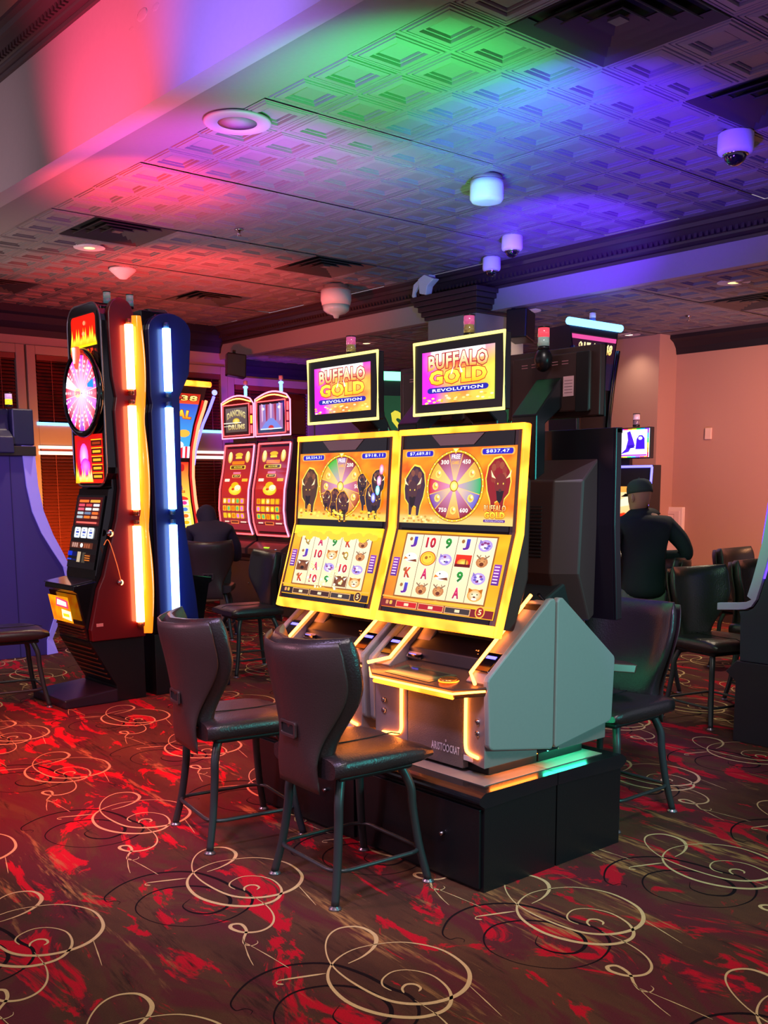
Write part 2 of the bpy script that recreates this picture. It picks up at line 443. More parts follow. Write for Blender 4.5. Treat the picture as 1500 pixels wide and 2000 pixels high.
HOOK = [(-.031, -.004), (-.020, .019), (.003, .030), (.022, .016), (.022, -.008), (.006, -.020)]
SPIRAL = [(-.051, .026), (-.054, .062), (-.031, .094), (.017, .111), (.062, .088), (.091, .026), (.078, -.06), (.033, -.121), (-.022, -.139), (-.087, -.119), (-.149, -.05), (-.18, .05), (-.163, .164), (-.104, .245), (-.016, .287), (.072, .279), (.155, .235), (.209, .137), (.2, .015), (.146, -.062), (.072, -.096), (-.012, -.085), (-.074, -.035), (-.101, .039), (-.112, .16), (-.099, .259), (-.058, .35), (-.005, .413), (.05, .434), (.10, .405), (.106, .333), (.066, .274), (.002, .238), (-.06, .225)]
TAIL = [(-.030, -.05), (-.030, -.157), (-.05, -.239), (-.088, -.292), (-.137, -.310), (-.182, -.288), (-.200, -.243), (-.187, -.218), (-.162, -.232), (-.169, -.281), (-.200, -.325), (-.217, -.359), (-.205, -.383), (-.182, -.378), (-.175, -.362)]
LINE1 = [(-.202, -.321), (-.242, -.433), (-.259, -.498)]
LINE2 = [(-.211, -.353), (-.200, -.431), (-.192, -.496), (-.185, -.57)]
LINE3 = [(.138, -.07), (.119, -.165), (.102, -.246)]
TICK = [(-.270, .226), (-.283, .240), (-.272, .252), (-.246, .246), (-.143, .212)]
BSW = [(-.418, .137), (-.405, .152), (-.415, .172), (-.440, .180), (-.425, .23), (-.331, .300), (-.217, .318), (-.110, .262), (-.062, .155), (-.045, .045), (-.028, -.023), (-.048, -.092), (-.104, -.147), (-.194, -.177), (-.295, -.155), (-.372, -.065), (-.391, .046), (-.346, .130), (-.265, .172), (-.169, .147), (-.106, .073), (-.097, -.022), (-.134, -.084), (-.200, -.104), (-.247, -.062), (-.252, .002), (-.207, .042)]
def ribbon(mb, P, w0, w1, peaks, z, mi, xf, k=6, phase=0.0):
    C = catmull(P, k); n = len(C); L = []; Rr = []
    for i, p in enumerate(C):
        a = C[max(0, i - 1)]; b = C[min(n - 1, i + 1)]; d = Vector((b[0] - a[0], b[1] - a[1]))
        if d.length < 1e-6: d = Vector((1, 0))
        d.normalize(); t = i / (n - 1)
        wd = w0 + (w1 - w0) * (.5 + .5 * math.cos(peaks * 2 * PI * t + phase)); wd *= min(1, .25 + 9 * min(t, 1 - t))
        x, y = xf(p[0] - d.y * wd, p[1] + d.x * wd); L.append((x, y, z))
        x, y = xf(p[0] + d.y * wd, p[1] - d.x * wd); Rr.append((x, y, z))
    mb.add(L + Rr, [(i, i + 1, n + i + 1, n + i) for i in range(n - 1)], mi=mi)
fl = MB()
fl.add([(-6, -6, 0), (10.5, -6, 0), (10.5, 12, 0), (-6, 12, 0)], [(0, 1, 2, 3)])
fl.add([(-6, -6, -.08), (10.5, -6, -.08), (10.5, 12, -.08), (-6, 12, -.08)], [(0, 1, 2, 3)])
AX, BX = Vector((.708, -.067)), Vector((.056, .868)); C0 = Vector((1.72, 1.90)); ANG = math.atan2(-.067, .708)
for i in range(-6, 12):
    for j in range(-3, 11):
        c = C0 + AX * i + BX * j
        if c.x < -1.5 or c.x > 9.6 or c.y < -.4 or c.y > 10.6: continue
        d = c.x * .643 + c.y * .752
        if d < 1.0 or abs(c.x * .7595 - c.y * .6505) > .42 * d + .7: continue
        far = d > 6; kk = 3 if far else 7
        ca, sa = math.cos(ANG), math.sin(ANG)
        def xf(x, y, c=c): return c.x + ca * x - sa * y, c.y + sa * x + ca * y
        ribbon(fl, BSW, .0016, .0062, 2, .0006, 2, xf, kk, 2.2)
        ribbon(fl, SPIRAL, .0022, .0072, 3, .0010, 1, xf, kk, 1.0)
        ribbon(fl, HOOK, .0030, .0046, 1, .0010, 1, xf, kk, 3.1)
        ribbon(fl, TAIL, .0016, .0062, 1, .0010, 1, xf, kk, 3.4)
        ribbon(fl, TICK, .0014, .0046, 1, .0010, 1, xf, kk, .5)
        for ln in (LINE1, LINE2, LINE3): ribbon(fl, ln, .0010, .0022, 2, .0010, 1, xf, 3)
struct(fl.build('floor', [carpet_mat(), CREAM, INK]))

# ---- pressed ceiling tiles: nested square coffers, four to a two-foot tile
CEILM = mat('ceiling_tile_paint', '#7f7674', .46, bump=.12, bscale=60, var=.05, spec=.45)
PAINT = mat('soffit_paint', '#a59a97', .55, bump=.12, bscale=40, var=.04)
def ceiling_mesh(x0, x1, y0, y1, z, cell=.3048, skip=()):
    mb = MB(); levels = [(0, 0), (.030, 0), (.038, .007), (.052, .007), (.058, -.002), (.095, -.002), (.10, .006), (.112, .006), (.118, -.003), (.215, -.006), (.22, .012), (.245, .012), (.25, .002), (.275, .002), (.28, .018), (.305, .018), (.31, .008), (.5, .008)]
    ox, oy = (3.125 - .6096 * 30), (2.908 - .6096 * 30)
    i0 = math.floor((x0 - ox) / cell); i1 = math.ceil((x1 - ox) / cell); j0 = math.floor((y0 - oy) / cell); j1 = math.ceil((y1 - oy) / cell)
    for i in range(i0, i1):
        for j in range(j0, j1):
            a, b = ox + i * cell, oy + j * cell; a1, b1 = a + cell, b + cell
            cx, cy = (a + a1) / 2, (b + b1) / 2
            if any(abs(cx - s_[0]) < .30 and abs(cy - s_[1]) < .30 for s_ in skip): continue
            if a < x0 - 1e-6 or a1 > x1 + 1e-6 or b1 > y1 + 1e-6:
                A, A1, B, B1 = max(a, x0), min(a1, x1), b, min(b1, y1)
                mb.add([(A, B, z), (A1, B, z), (A1, B1, z), (A, B1, z)], [(0, 1, 2, 3)]); continue
            # tiles sag a hair differently, so seams show
            ti, tj = i // 2, j // 2; sg = .0035 * math.sin(ti * 12.9 + tj * 78.2)
            rings = []
            for f, h in levels[:-1]:
                g = f * cell; hh = z + h + sg
                rings.append([(a + g, b + g, hh), (a1 - g, b + g, hh), (a1 - g, b1 - g, hh), (a + g, b1 - g, hh)])
            mb.loft(rings, caps=False, smooth=False)
            k = len(mb.v) - 4; mb.f.append([k, k + 1, k + 2, k + 3]); mb.sm.append(False); mb.mi.append(0)
    mb.add([(x0, y0, z + .06), (x1, y0, z + .06), (x1, y1, z + .06), (x0, y1, z + .06)], [(0, 1, 2, 3)])
    return mb
TILE0 = (3.125, 2.908)
def tile_center(x, y):
    i = math.floor((x - TILE0[0]) / .6096); j = math.floor((y - TILE0[1]) / .6096)
    return (TILE0[0] + .6096 * (i + .5), TILE0[1] + .6096 * (j + .5))
VENTS = [tile_center(*p) for p in ((3.45, 2.6), (4.65, 2.3), (3.5, 6.75), (5.25, 6.85), (5.15, 8.6), (3.7, 9.4))]
struct(ceiling_mesh(XB + .06, XR + .02, 1.1, YW, ZC, skip=VENTS).build('ceiling', CEILM))
LV = [tile_center(7.75, 4.25)]
struct(ceiling_mesh(6.36, XW, -.3, YW, ZL, skip=LV).build('ceiling', CEILM))
tray = MB(); tray.box(-6, XB - .02, -6, YW, ZH, ZH + .05); struct(tray.build('ceiling', PAINT))
tray2 = MB(); tray2.box(XB + .02, XR + .1, -6, 1.1, ZC, ZC + .04); struct(tray2.build('ceiling', PAINT))

# raised-tray riser on the left, its narrow flat border and its crown
rs = MB(); rs.prism([(2.44, ZC - .005), (2.56, ZC - .005), (2.56, ZC + .05), (2.47, ZC + .05), (2.47, ZH), (2.44, ZH)], 'y', -6, YW)
# a patched, unevenly plastered spot on the riser
for (yy, zz, rr) in ((4.55, 3.50, .05), (4.42, 3.49, .035), (4.66, 3.47, .03), (4.36, 3.52, .02)):
    rs.sphere((2.441, yy, zz), rr, 10, 6, (.05, 1.2, .6))
struct(rs.build('trim_1', PAINT))
MOULD = mat('dark_brown_moulding', '#3c2a2c', .42, spec=.5)
def crown(name, xs, zs, flip, y0, y1, dent=True, ax='y'):
    """xs: wall plane, zs: lowest z; profile climbs and steps out"""
    prof = [(0, 0), (.018, 0), (.022, .018), (.012, .03), (.03, .045), (.035, .06), (.06, .075), (.085, .10), (.10, .115), (.118, .12), (.125, .145), (.15, .155), (.15, .175), (0, .175)]
    mb = MB(); mb.prism([(xs - flip * p[0], zs + p[1]) for p in prof], ax, y0, y1)
    if dent:
        t = y0
        while t < y1:
            if ax == 'y': mb.box(min(xs - flip * .052, xs - flip * .075), max(xs - flip * .052, xs - flip * .075), t, t + .022, zs + .058, zs + .088)
            else: mb.box(t, t + .022, min(xs - flip * .052, xs - flip * .075), max(xs - flip * .052, xs - flip * .075), zs + .058, zs + .088)
            t += .044
    return struct(mb.build(name, MOULD))
crown('trim_2', 2.44, 3.70, 1, 1.0, YW)
cr2 = MB()
cr2.prism([(2.44, 3.875), (2.29, 3.875), (2.27, 3.93), (2.20, 3.96), (2.17, 4.03), (2.10, 4.06), (2.08, 4.25), (2.44, 4.25)], 'y', 1.0, YW)
struct(cr2.build('trim_3', mat('orange_brown_moulding', '#6b3f2c', .45)))
crown('trim_4', 6.35, 2.935, 1, .5, YW)
# the crown returns round the soffit; below it the plain band and the lower ceiling
bd = MB(); bd.box(6.35, 6.42, -.3, YW, ZL - .004, ZC + .05); struct(bd.build('trim_5', PAINT))

# ---- walls
WALLR = mat('warm_beige_wall', '#b98f86', .8, bump=.12, bscale=200, var=.03)
WALLB = mat('taupe_wall', '#a5968f', .75, bump=.1, bscale=120)
wr = MB(); wr.box(XW, XW + .12, -.3, YW, 0, ZL + .06); struct(wr.build('wall_right', WALLR))
bb = MB(); bb.box(XW - .015, XW - .001, -.3, YW, 0, .11); struct(bb.build('baseboard_right', MOULD))
cw = MB(); cw.prism([(XW, 2.60), (XW - .015, 2.60), (XW - .03, 2.66), (XW - .07, 2.71), (XW - .13, 2.74), (XW - .13, ZL), (XW, ZL)], 'y', -.3, YW); struct(cw.build('trim_6', mat('near_black_moulding', '#1a1420', .5)))
pl = MB(); pl.box(8.60, XW - .001, 5.93, 6.55, 0, ZL); struct(pl.build('wall_pier', WALLR))
wb = MB(); wb.box(-2, XW, YW, YW + .12, 0, ZC + .1); struct(wb.build('wall_back', WALLB))
cb = MB(); cb.prism([(YW, 2.84), (YW - .02, 2.84), (YW - .04, 2.90), (YW - .09, 2.96), (YW - .12, 3.02), (YW - .17, 3.04), (YW - .17, ZC), (YW, ZC)], 'x', 2.56, 6.35)
cb.prism([(YW, 2.61), (YW - .02, 2.61), (YW - .04, 2.64), (YW - .09, 2.68), (YW - .12, 2.71), (YW - .17, 2.72), (YW - .17, ZL), (YW, ZL)], 'x', 6.42, XW - .13)
struct(cb.build('trim_7', mat('navy_black_moulding', '#1c1730', .5)))

# square pillar carrying the soffit, with its own stepped capital
pc = MB(); pc.box(6.2, 6.78, 6.06, 6.64, 0, 2.744); struct(pc.build('wall_pillar', mat('pillar_paint', '#9d8d86', .7, bump=.1, bscale=120)))
cp = MB()
for k, (e, z0, z1) in enumerate(((.025, 2.745, 2.775), (.045, 2.775, 2.815), (.065, 2.815, 2.86), (.09, 2.86, 2.90), (.11, 2.90, 2.94))):
    cp.box(6.2 - e, 6.349 if z0 > 2.77 else 6.78 + e, 6.06 - e, 6.64 + e, z0, z1)
struct(cp.build('trim_8', MOULD, bevel=.006))

# ---- windows with wooden blinds on the back wall
FRAME = mat('window_frame_paint', '#a2917f', .55)
BLIND = mat('wooden_blind_slat', '#7c3322', .5, var=.15, bscale=6)
PALEF = mat('pale_sill_strip', '#fff0e0', .4, em=(1, .80, .72), es=1.1)  # pale colour with added emission, so the sill strips glow
def window(n, x0, x1, z0, z1, label, zm=None):
    fr = MB(); y = YW
    fr.box(x0 - .09, x0, y - .06, y - .001, z0 - .09, z1 + .09); fr.box(x1, x1 + .09, y - .06, y - .001, z0 - .09, z1 + .09)
    fr.box(x0, x1, y - .06, y - .001, z1, z1 + .09); fr.box(x0, x1, y - .06, y - .001, z0 - .09, z0)
    if zm: fr.box(x0, x1, y - .06, y - .001, zm - .16, zm + .10)
    o = struct(fr.build('window_%d' % n, FRAME, bevel=.008))
    g = MB(); g.box(x0, x1, y - .008, y - .003, z0, z1); g.build('pane', mat('night_glass', '#140a0c', .1), o)
    spans = [(z0, zm - .16), (zm + .10, z1)] if zm else [(z0, z1)]
    for a, b in spans:
        bl = MB(); k = a + .02
        while k < b - .05:
            bl.prism([(y - .050, k), (y - .014, k + .026), (y - .012, k + .029), (y - .048, k + .003)], 'x', x0 + .012, x1 - .012); k += .034
        bl.box(x0 + .01, x1 - .01, y - .058, y - .010, b - .055, b - .003)
        for q in (.2, .8): bl.box(x0 + (x1 - x0) * q - .003, x0 + (x1 - x0) * q + .003, y - .054, y - .051, a, b)
        tag(bl.build('venetian_blind', BLIND), label % ('upper' if b == z1 and zm else 'lower' if zm else 'full height'), 'blind', 'closed wooden blinds')
    if zm:
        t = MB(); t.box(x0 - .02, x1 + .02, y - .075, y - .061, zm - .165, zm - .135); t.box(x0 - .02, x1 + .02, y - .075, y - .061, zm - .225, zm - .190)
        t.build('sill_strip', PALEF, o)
        t = MB(); t.box(x0 - .02, x1 + .02, y - .072, y - .061, zm + .070, zm + .10); t.build('blue_strip', CYANL, o)  # emissive strip imitates the blue reflection along the transom
window(1, 4.16, 4.98, .45, 2.66, '%s blind of the window between the purple cabinet and the wheel cabinet', 1.89)
window(2, 3.20, 3.96, .45, 2.66, '%s blind of the corner window above the purple cabinet at the far left', 1.89)
window(3, 5.72, 6.32, .45, 2.60, '%s blind of the narrow window beside the curved carnival cabinet', 1.87)
window(4, 6.50, 7.55, 1.2, 2.50, '%s blind lit violet behind the two red drum cabinets')

# ================================================================== CEILING FITTINGS
VENTM = mat('dark_bronze_vent', '#4e4846', .35, .3)
def vent(name, cx, cy, z, label, grp):
    t = thing(name, label, 'air vent', (cx, cy, z), 0, grp)
    b = MB(); b.box(-.30, .30, -.30, .30, .035, .045); b.build('backing', mat('vent_throat', '#0b0b0d', .8), t)
    h = .300
    for k in range(4):
        a = h - k * .072; c = a - .05
        m = MB(); m.loft([[(-a, -a, -.004), (a, -a, -.004), (a, a, -.004), (-a, a, -.004)], [(-c, -c, .028), (c, -c, .028), (c, c, .028), (-c, c, .028)], [(-c - .004, -c - .004, .032), (c + .004, -c - .004, .032), (c + .004, c + .004, .032), (-c - .004, c + .004, .032)], [(-a, -a, .002), (a, -a, .002), (a, a, .002), (-a, a, .002)]], caps=False, smooth=False)
        m.loft([[(-a, -a, .002), (a, -a, .002), (a, a, .002), (-a, a, .002)], [(-a, -a, -.004), (a, -a, -.004), (a, a, -.004), (-a, a, -.004)]], caps=False, smooth=False)
        m.build('vane', VENTM, t)
    c = MB(); c.box(-.03, .03, -.03, .03, .0, .01); c.build('core', VENTM, t)
vl = ['large square ceiling vent at the top right, nearest the camera', 'dark square ceiling vent at the right edge above the near dome camera', 'square ceiling vent beside the warm downlight above the wheel cabinet', 'square ceiling vent just behind the white hanging camera with a clear bottom', 'small far square ceiling vent above the red glow over the twin light-tube cabinet', 'far ceiling vent cut off by the left edge of the photo']
for (cx, cy), lb in zip(VENTS, vl): vent('ceiling_vent', cx, cy, ZC, lb, 'square diffusers in the raised ceiling')
vent('ceiling_vent', LV[0][0], LV[0][1], ZL, 'square vent in the lower ceiling at the right edge beside the yellow downlight', 'square diffusers in the raised ceiling')

def downlight(x, y, z, label, col, power):
    t = thing('downlight', label, 'ceiling light', (x, y, z), 0, 'recessed downlights')
    m = MB(); m.lathe([(.115, -.004), (.115, .002), (.085, .004), (.080, .03), (.078, .03), (.088, -.006)], n=28); m.build('trim_ring', WHITE, t)
    m = MB(); m.lathe([(.001, -.007), (.080, -.005), (.083, .002), (.001, .002)], n=28); m.build('lens', mat('lens_' + label[:9].replace(' ', '_'), '#fff0c0', .4, em=col, es=1.7), t)
    l = light('downlight_glow', 'SPOT', (x, y, z - .02), (x, y, 0), (1, .8, .55), power, .06, 115, .8)
    l.parent = t; l.matrix_parent_inverse = Matrix.Translation((-x, -y, -z))
downlight(3.476, 7.43, ZC, 'yellow round downlight in front of the square vent above the wheel cabinet', (1, .82, .22), 90)
downlight(6.84, 4.11, ZL, 'yellow round downlight in the lower ceiling near the right edge', (1, .78, .25), 120)
downlight(8.40, 6.15, ZL, 'pinkish round downlight next to the wall pier, above the blue lit sign', (1, .72, .62), 12)
downlight(6.80, 8.20, ZL, 'small round downlight just behind the light tower of the left bison topper', (1, .70, .35), 60)
downlight(6.60, 5.86, ZL, 'pale downlight half hidden under the black wall speaker at the pillar', (1, .85, .55), 14)

def dome_cam(x, y, label, r=.075, drop=.0):
    t = thing('dome_camera', label, 'security camera', (x, y, ZC), 0, 'white dome security cameras')
    m = MB(); m.lathe([(r * .9, 0), (r, -.01), (r * 1.02, -.085), (r * .95, -.10), (r * .7, -.105), (.001, -.105)], n=28); m.build('housing', WHITE, t)
    m = MB(); m.sphere((0, 0, -.104), r * .66, 20, 12); m.build('dome', GLASSD, t)
    m = MB(); m.lathe([(r * .72, -.100), (r * .72, -.112), (r * .6, -.112)], n=24); m.build('ring', CHROME, t)
    return t
dome_cam(4.92, 2.98, 'white dome camera hanging near the right edge of the ceiling', .088)
dome_cam(5.65, 5.17, 'white dome camera, the upper of the two by the soffit crown moulding')
dome_cam(6.05, 5.75, 'white dome camera, the lower one hanging right against the crown moulding', .07)
t = thing('ceiling_horn', 'fat white round ceiling sounder hanging alone between the green and blue light', 'smoke detector', (4.487, 4.309, ZC))
m = MB(); m.lathe([(.088, 0), (.09, -.02), (.09, -.028)], n=32); m.build('mount', mat('taupe_plastic', '#8a7570', .5), t)
m = MB(); m.lathe([(.096, -.028), (.098, -.06), (.098, -.125), (.085, -.142), (.06, -.146), (.001, -.146)], n=32); m.build('body', WHITE, t)
t = thing('ptz_camera', 'white hanging camera with a clear rounded bottom beside the middle square vent', 'security camera', (5.80, 7.42, ZC))
m = MB(); m.lathe([(.11, 0), (.11, -.02), (.13, -.035), (.135, -.05)], n=30); m.build('mount', mat('taupe_plastic', '#8a7570', .5), t)
m = MB(); m.lathe([(.135, -.05), (.138, -.13), (.125, -.175)], n=30); m.build('housing', WHITE, t)
m = MB(); m.lathe([(.125, -.175), (.115, -.22), (.08, -.245), (.03, -.26), (.02, -.285), (.001, -.285)], n=30); m.build('clear_bubble', mat('frosted_dome', '#bfe4ea', .15, coat=1), t)
t = thing('smoke_detector', 'pale blue-white cone smoke detector above the light-tube cabinet', 'smoke detector', (4.01, 7.97, ZC))
m = MB(); m.lathe([(.105, 0), (.11, -.012), (.09, -.03), (.05, -.065), (.03, -.08), (.001, -.085)], n=28); m.build('body', WHITE, t)
t = thing('ceiling_speaker', 'round flush ceiling speaker grille in the tiles near the riser', 'speaker', (2.88, 4.45, ZC - .010))
m = MB(); m.lathe([(.165, .004), (.165, -.006), (.155, -.010), (.098, -.008), (.095, -.004)], n=44); m.build('rim', mat('taupe_rim', '#9c8f92', .5), t)
m = MB(); m.lathe([(.096, -.005), (.001, -.006)], n=36); m.build('grille', mat('speaker_mesh', '#8b7c84', .6, bump=.6, bscale=700), t)
def sprinkler(x, y, z, label):
    t = thing('sprinkler_head', label, 'sprinkler', (x, y, z), 0, 'ceiling sprinklers')
    m = MB(); m.lathe([(.030, -.001), (.032, -.005), (.012, -.009), (.006, -.030), (.004, -.032)], n=16); m.build('escutcheon', CHROME, t)
    m = MB(); m.lathe([(.017, -.040), (.017, -.042), (.001, -.043)], n=12); m.tube([(-.01, 0, -.008), (-.012, 0, -.03), (0, 0, -.041)], .0015, 6); m.tube([(.01, 0, -.008), (.012, 0, -.03), (0, 0, -.041)], .0015, 6); m.build('deflector', CHROME, t)
sprinkler(4.045, 6.262, ZC, 'chrome sprinkler head in the purple-lit tiles left of the middle vent')
sprinkler(7.891, 5.158, ZL, 'sprinkler head in the dark lower ceiling at the right')

t = thing('bracket_camera', 'white box camera on a bracket against the crown moulding above the pillar', 'security camera', (6.12, 6.55, 3.06), 0)
m = MB(); m.prism([(-.10, .00), (.02, .05), (.10, .02), (.08, -.10), (.0, -.12), (-.02, -.05)], 'x', -.035, .035); m.build('housing', WHITE, t, bevel=.006)
m = MB(); m.prism([(.10, .03), (.18, -.01), (.20, -.10), (.17, -.16), (.155, -.15), (.165, -.08), (.12, -.03)], 'x', -.012, .012); m.build('bracket', WHITE, t, bevel=.004)
m = MB(); m.box(.0, .06, -.02, .02, .0, .048); m.build('mount', WHITE, t)
for loc, rz, lb in (((6.43, 5.78, 2.635), 20, 'black wall speaker on a bracket at the right of the pillar'), ((5.95, 9.35, 2.60), -25, 'black hanging speaker in front of the back windows above the drum cabinets')):
    t = thing('wall_speaker', lb, 'speaker', loc, rz, 'black box speakers')
    m = MB(); m.prism([(-.10, -.11), (.10, -.14), (.11, .10), (-.09, .12)], 'y', -.09, .09); m.build('box', BLACK, t, bevel=.012)
    m = MB(); m.box(-.015, .015, .05, .075, .05, .16 if loc[0] < 6 else .138); m.build('bracket', BLACKM, t)

# wall fittings on the right wall
t = thing('thermostat', 'small pale box on the empty stretch of the right wall', 'thermostat', (XW, 5.54, 1.82))
m = MB(); m.box(-.022, -.001, -.035, .035, -.055, .055); m.build('body', mat('pale_pink_plastic', '#e8c8c0', .5), t, bevel=.005)
t = thing('extinguisher_cabinet', 'white wall cabinet with a red flame sign behind the man in the cap', 'cabinet', (XW, 5.92, .82))
m = MB(); m.box(-.05, -.001, -.15, .15, -.30, .29); m.build('body', mat('cabinet_white', '#efd9dd', .5), t, bevel=.006)
m = MB(); m.box(-.058, -.0505, -.12, .12, -.26, .25); m.build('door', mat('door_white', '#e6ccd6', .4), t, bevel=.004)
a = Art(plane_map((-.0595, .10, -.10), (0, -.17, 0), (0, 0, .32), (-1, 0, 0)))
a.dz = .0004
a.rect(.25, .95, .45, 1, '#f2d5da').frame(.25, .95, .45, 1, .03, .02, '#b98a95').poly([(.6, .6), (.75, .72), (.7, .8), (.62, .93), (.58, .82), (.48, .74), (.5, .64)], '#c8283c').rect(.0, .18, .80, .98, '#2a2430').rect(.04, .14, .84, .88, '#e8d8dc')
o = a.build('flame_sign', t, .0)
o.data.materials[0] = None
def painted(name='printed_face', rough=.5):
    if name in _M: return _M[name]
    m = bpy.data.materials.new(name); m.use_nodes = True; b = m.node_tree.nodes['Principled BSDF']
    at = m.node_tree.nodes.new('ShaderNodeAttribute'); at.attribute_name = 'Col'
    m.node_tree.links.new(at.outputs['Color'], b.inputs['Base Color']); b.inputs['Roughness'].default_value = rough
    _M[name] = m; return m
o.data.materials.clear(); o.data.materials.append(painted())

# ================================================================== LIGHT TOWERS (the little candle on every cabinet)
def candle(parent, x, y, z, s=1.0, cols=('#e86a8a', '#8fb0c8'), lit=None, egg=False):
    """child parts of a cabinet"""
    m = MB(); m.lathe([(.016 * s, 0), (.020 * s, .004), (.020 * s, .012 * s)], (x, y, z), 18); 
    if egg: m.sphere((x, y, z - .035), .036, 18, 12, (.95, .95, 1.25))
    m.build('candle_base', BLACK, parent)
    a = mat('candle_lens_' + cols[0][1:], cols[0], .15, em=cols[0], es=(.9 if lit else .25), coat=1)
    b = mat('candle_lens_' + cols[1][1:], cols[1], .15, em=cols[1], es=(2.0 if lit == 2 else .15), coat=1)
    m = MB(); m.lathe([(.019 * s, .012 * s), (.019 * s, .040 * s)], (x, y, z), 18, mi=0); m.lathe([(.019 * s, .041 * s), (.019 * s, .070 * s)], (x, y, z), 18, mi=1); m.build('candle_lens', [b, a], parent)
    m = MB(); m.lathe([(.0205 * s, .070 * s), (.0205 * s, .074 * s), (.001, .076 * s)], (x, y, z), 18); m.build('candle_cap', BLACK, parent)

# ================================================================== BISON CABINETS (bent double screen, topper, wings)
MESH = mat('speaker_cloth', '#6e6966', .45, .3, bump=.9, bscale=420)
BEZEL = mat('led_glow_bezel', '#5a3a20', .4)  # orange-brown tone imitates LED glow reflected on the bezel
GOLDRING = mat('gold_button', '#c89a4a', .25, .8)

def logo(a, x0, x1, y0, y1, back='#b0102c'):
    h = y1 - y0
    a.text('BUFFALO', x0 + .02, x1 - .02, y0 + h * .60, y1, '#fff6d0', '#f5931e', out='#a0202c', bold=.03, arc=h * .04)
    a.text('GOLD', x0 + .03, x1 - .03, y0 + h * .22, y0 + h * .60, '#fff04a', '#f7b010', out='#b8321c', bold=.05)
    a.rr(x0 + .01, x1 - .01, y0, y0 + h * .15, h * .07, '#1c1a9c')
    a.text('REVOLUTION', x0 + .07, x1 - .07, y0 + h * .035, y0 + h * .115, '#ffffff', out=None, bold=.02)

def bison(a, cx, cy, s, body='#3a2230', edge='#ffd84a', sx=1.0):
    """charging bison seen from the front; plain generic animal"""
    P = [(-.10, .42), (-.02, .50), (.12, .47), (.24, .34), (.28, .12), (.24, -.10), (.17, -.28), (.14, -.47), (.08, -.47), (.07, -.30), (-.02, -.26), (-.05, -.46), (-.11, -.46), (-.13, -.24), (-.22, -.14), (-.25, .06), (-.22, .26)]
    a.poly([(cx + (p[0] * 1.09) * s * sx, cy + (p[1] * 1.07) * s) for p in P], edge)
    a.poly([(cx + p[0] * s * sx, cy + p[1] * s) for p in P], body)
    X = lambda t: cx + t * s * sx
    for k in range(9):
        an = k * .7; a.ell(X(.02 + .14 * math.cos(an)), cy + (.22 + .16 * math.sin(an)) * s, .055 * s * abs(sx), .07 * s, mixc(hx(body), hx('#a05a38'), .25 + .3 * (k % 2)), 8)
    a.ell(X(-.04), cy + .02 * s, .13 * s * abs(sx), .20 * s, mixc(hx(body), hx('#5a3024'), .4), 12)
    a.poly([(X(-.12), cy - .10 * s), (X(.05), cy - .10 * s), (X(.02), cy - .27 * s), (X(-.04), cy - .33 * s), (X(-.09), cy - .26 * s)], '#1c1018')
    for q in (-1, 1):
        a.poly([(X(-.04 + q * .11), cy + .12 * s), (X(-.04 + q * .20), cy + .15 * s), (X(-.04 + q * .225), cy + .28 * s), (X(-.04 + q * .17), cy + .19 * s)], '#ffe9b0')
        a.ell(X(-.04 + q * .06), cy + .03 * s, .014 * s * abs(sx), .018 * s, '#ffd050', 6)
    a.ell(X(-.035), cy - .09 * s, .035 * s * abs(sx), .03 * s, '#4a2c28', 8)

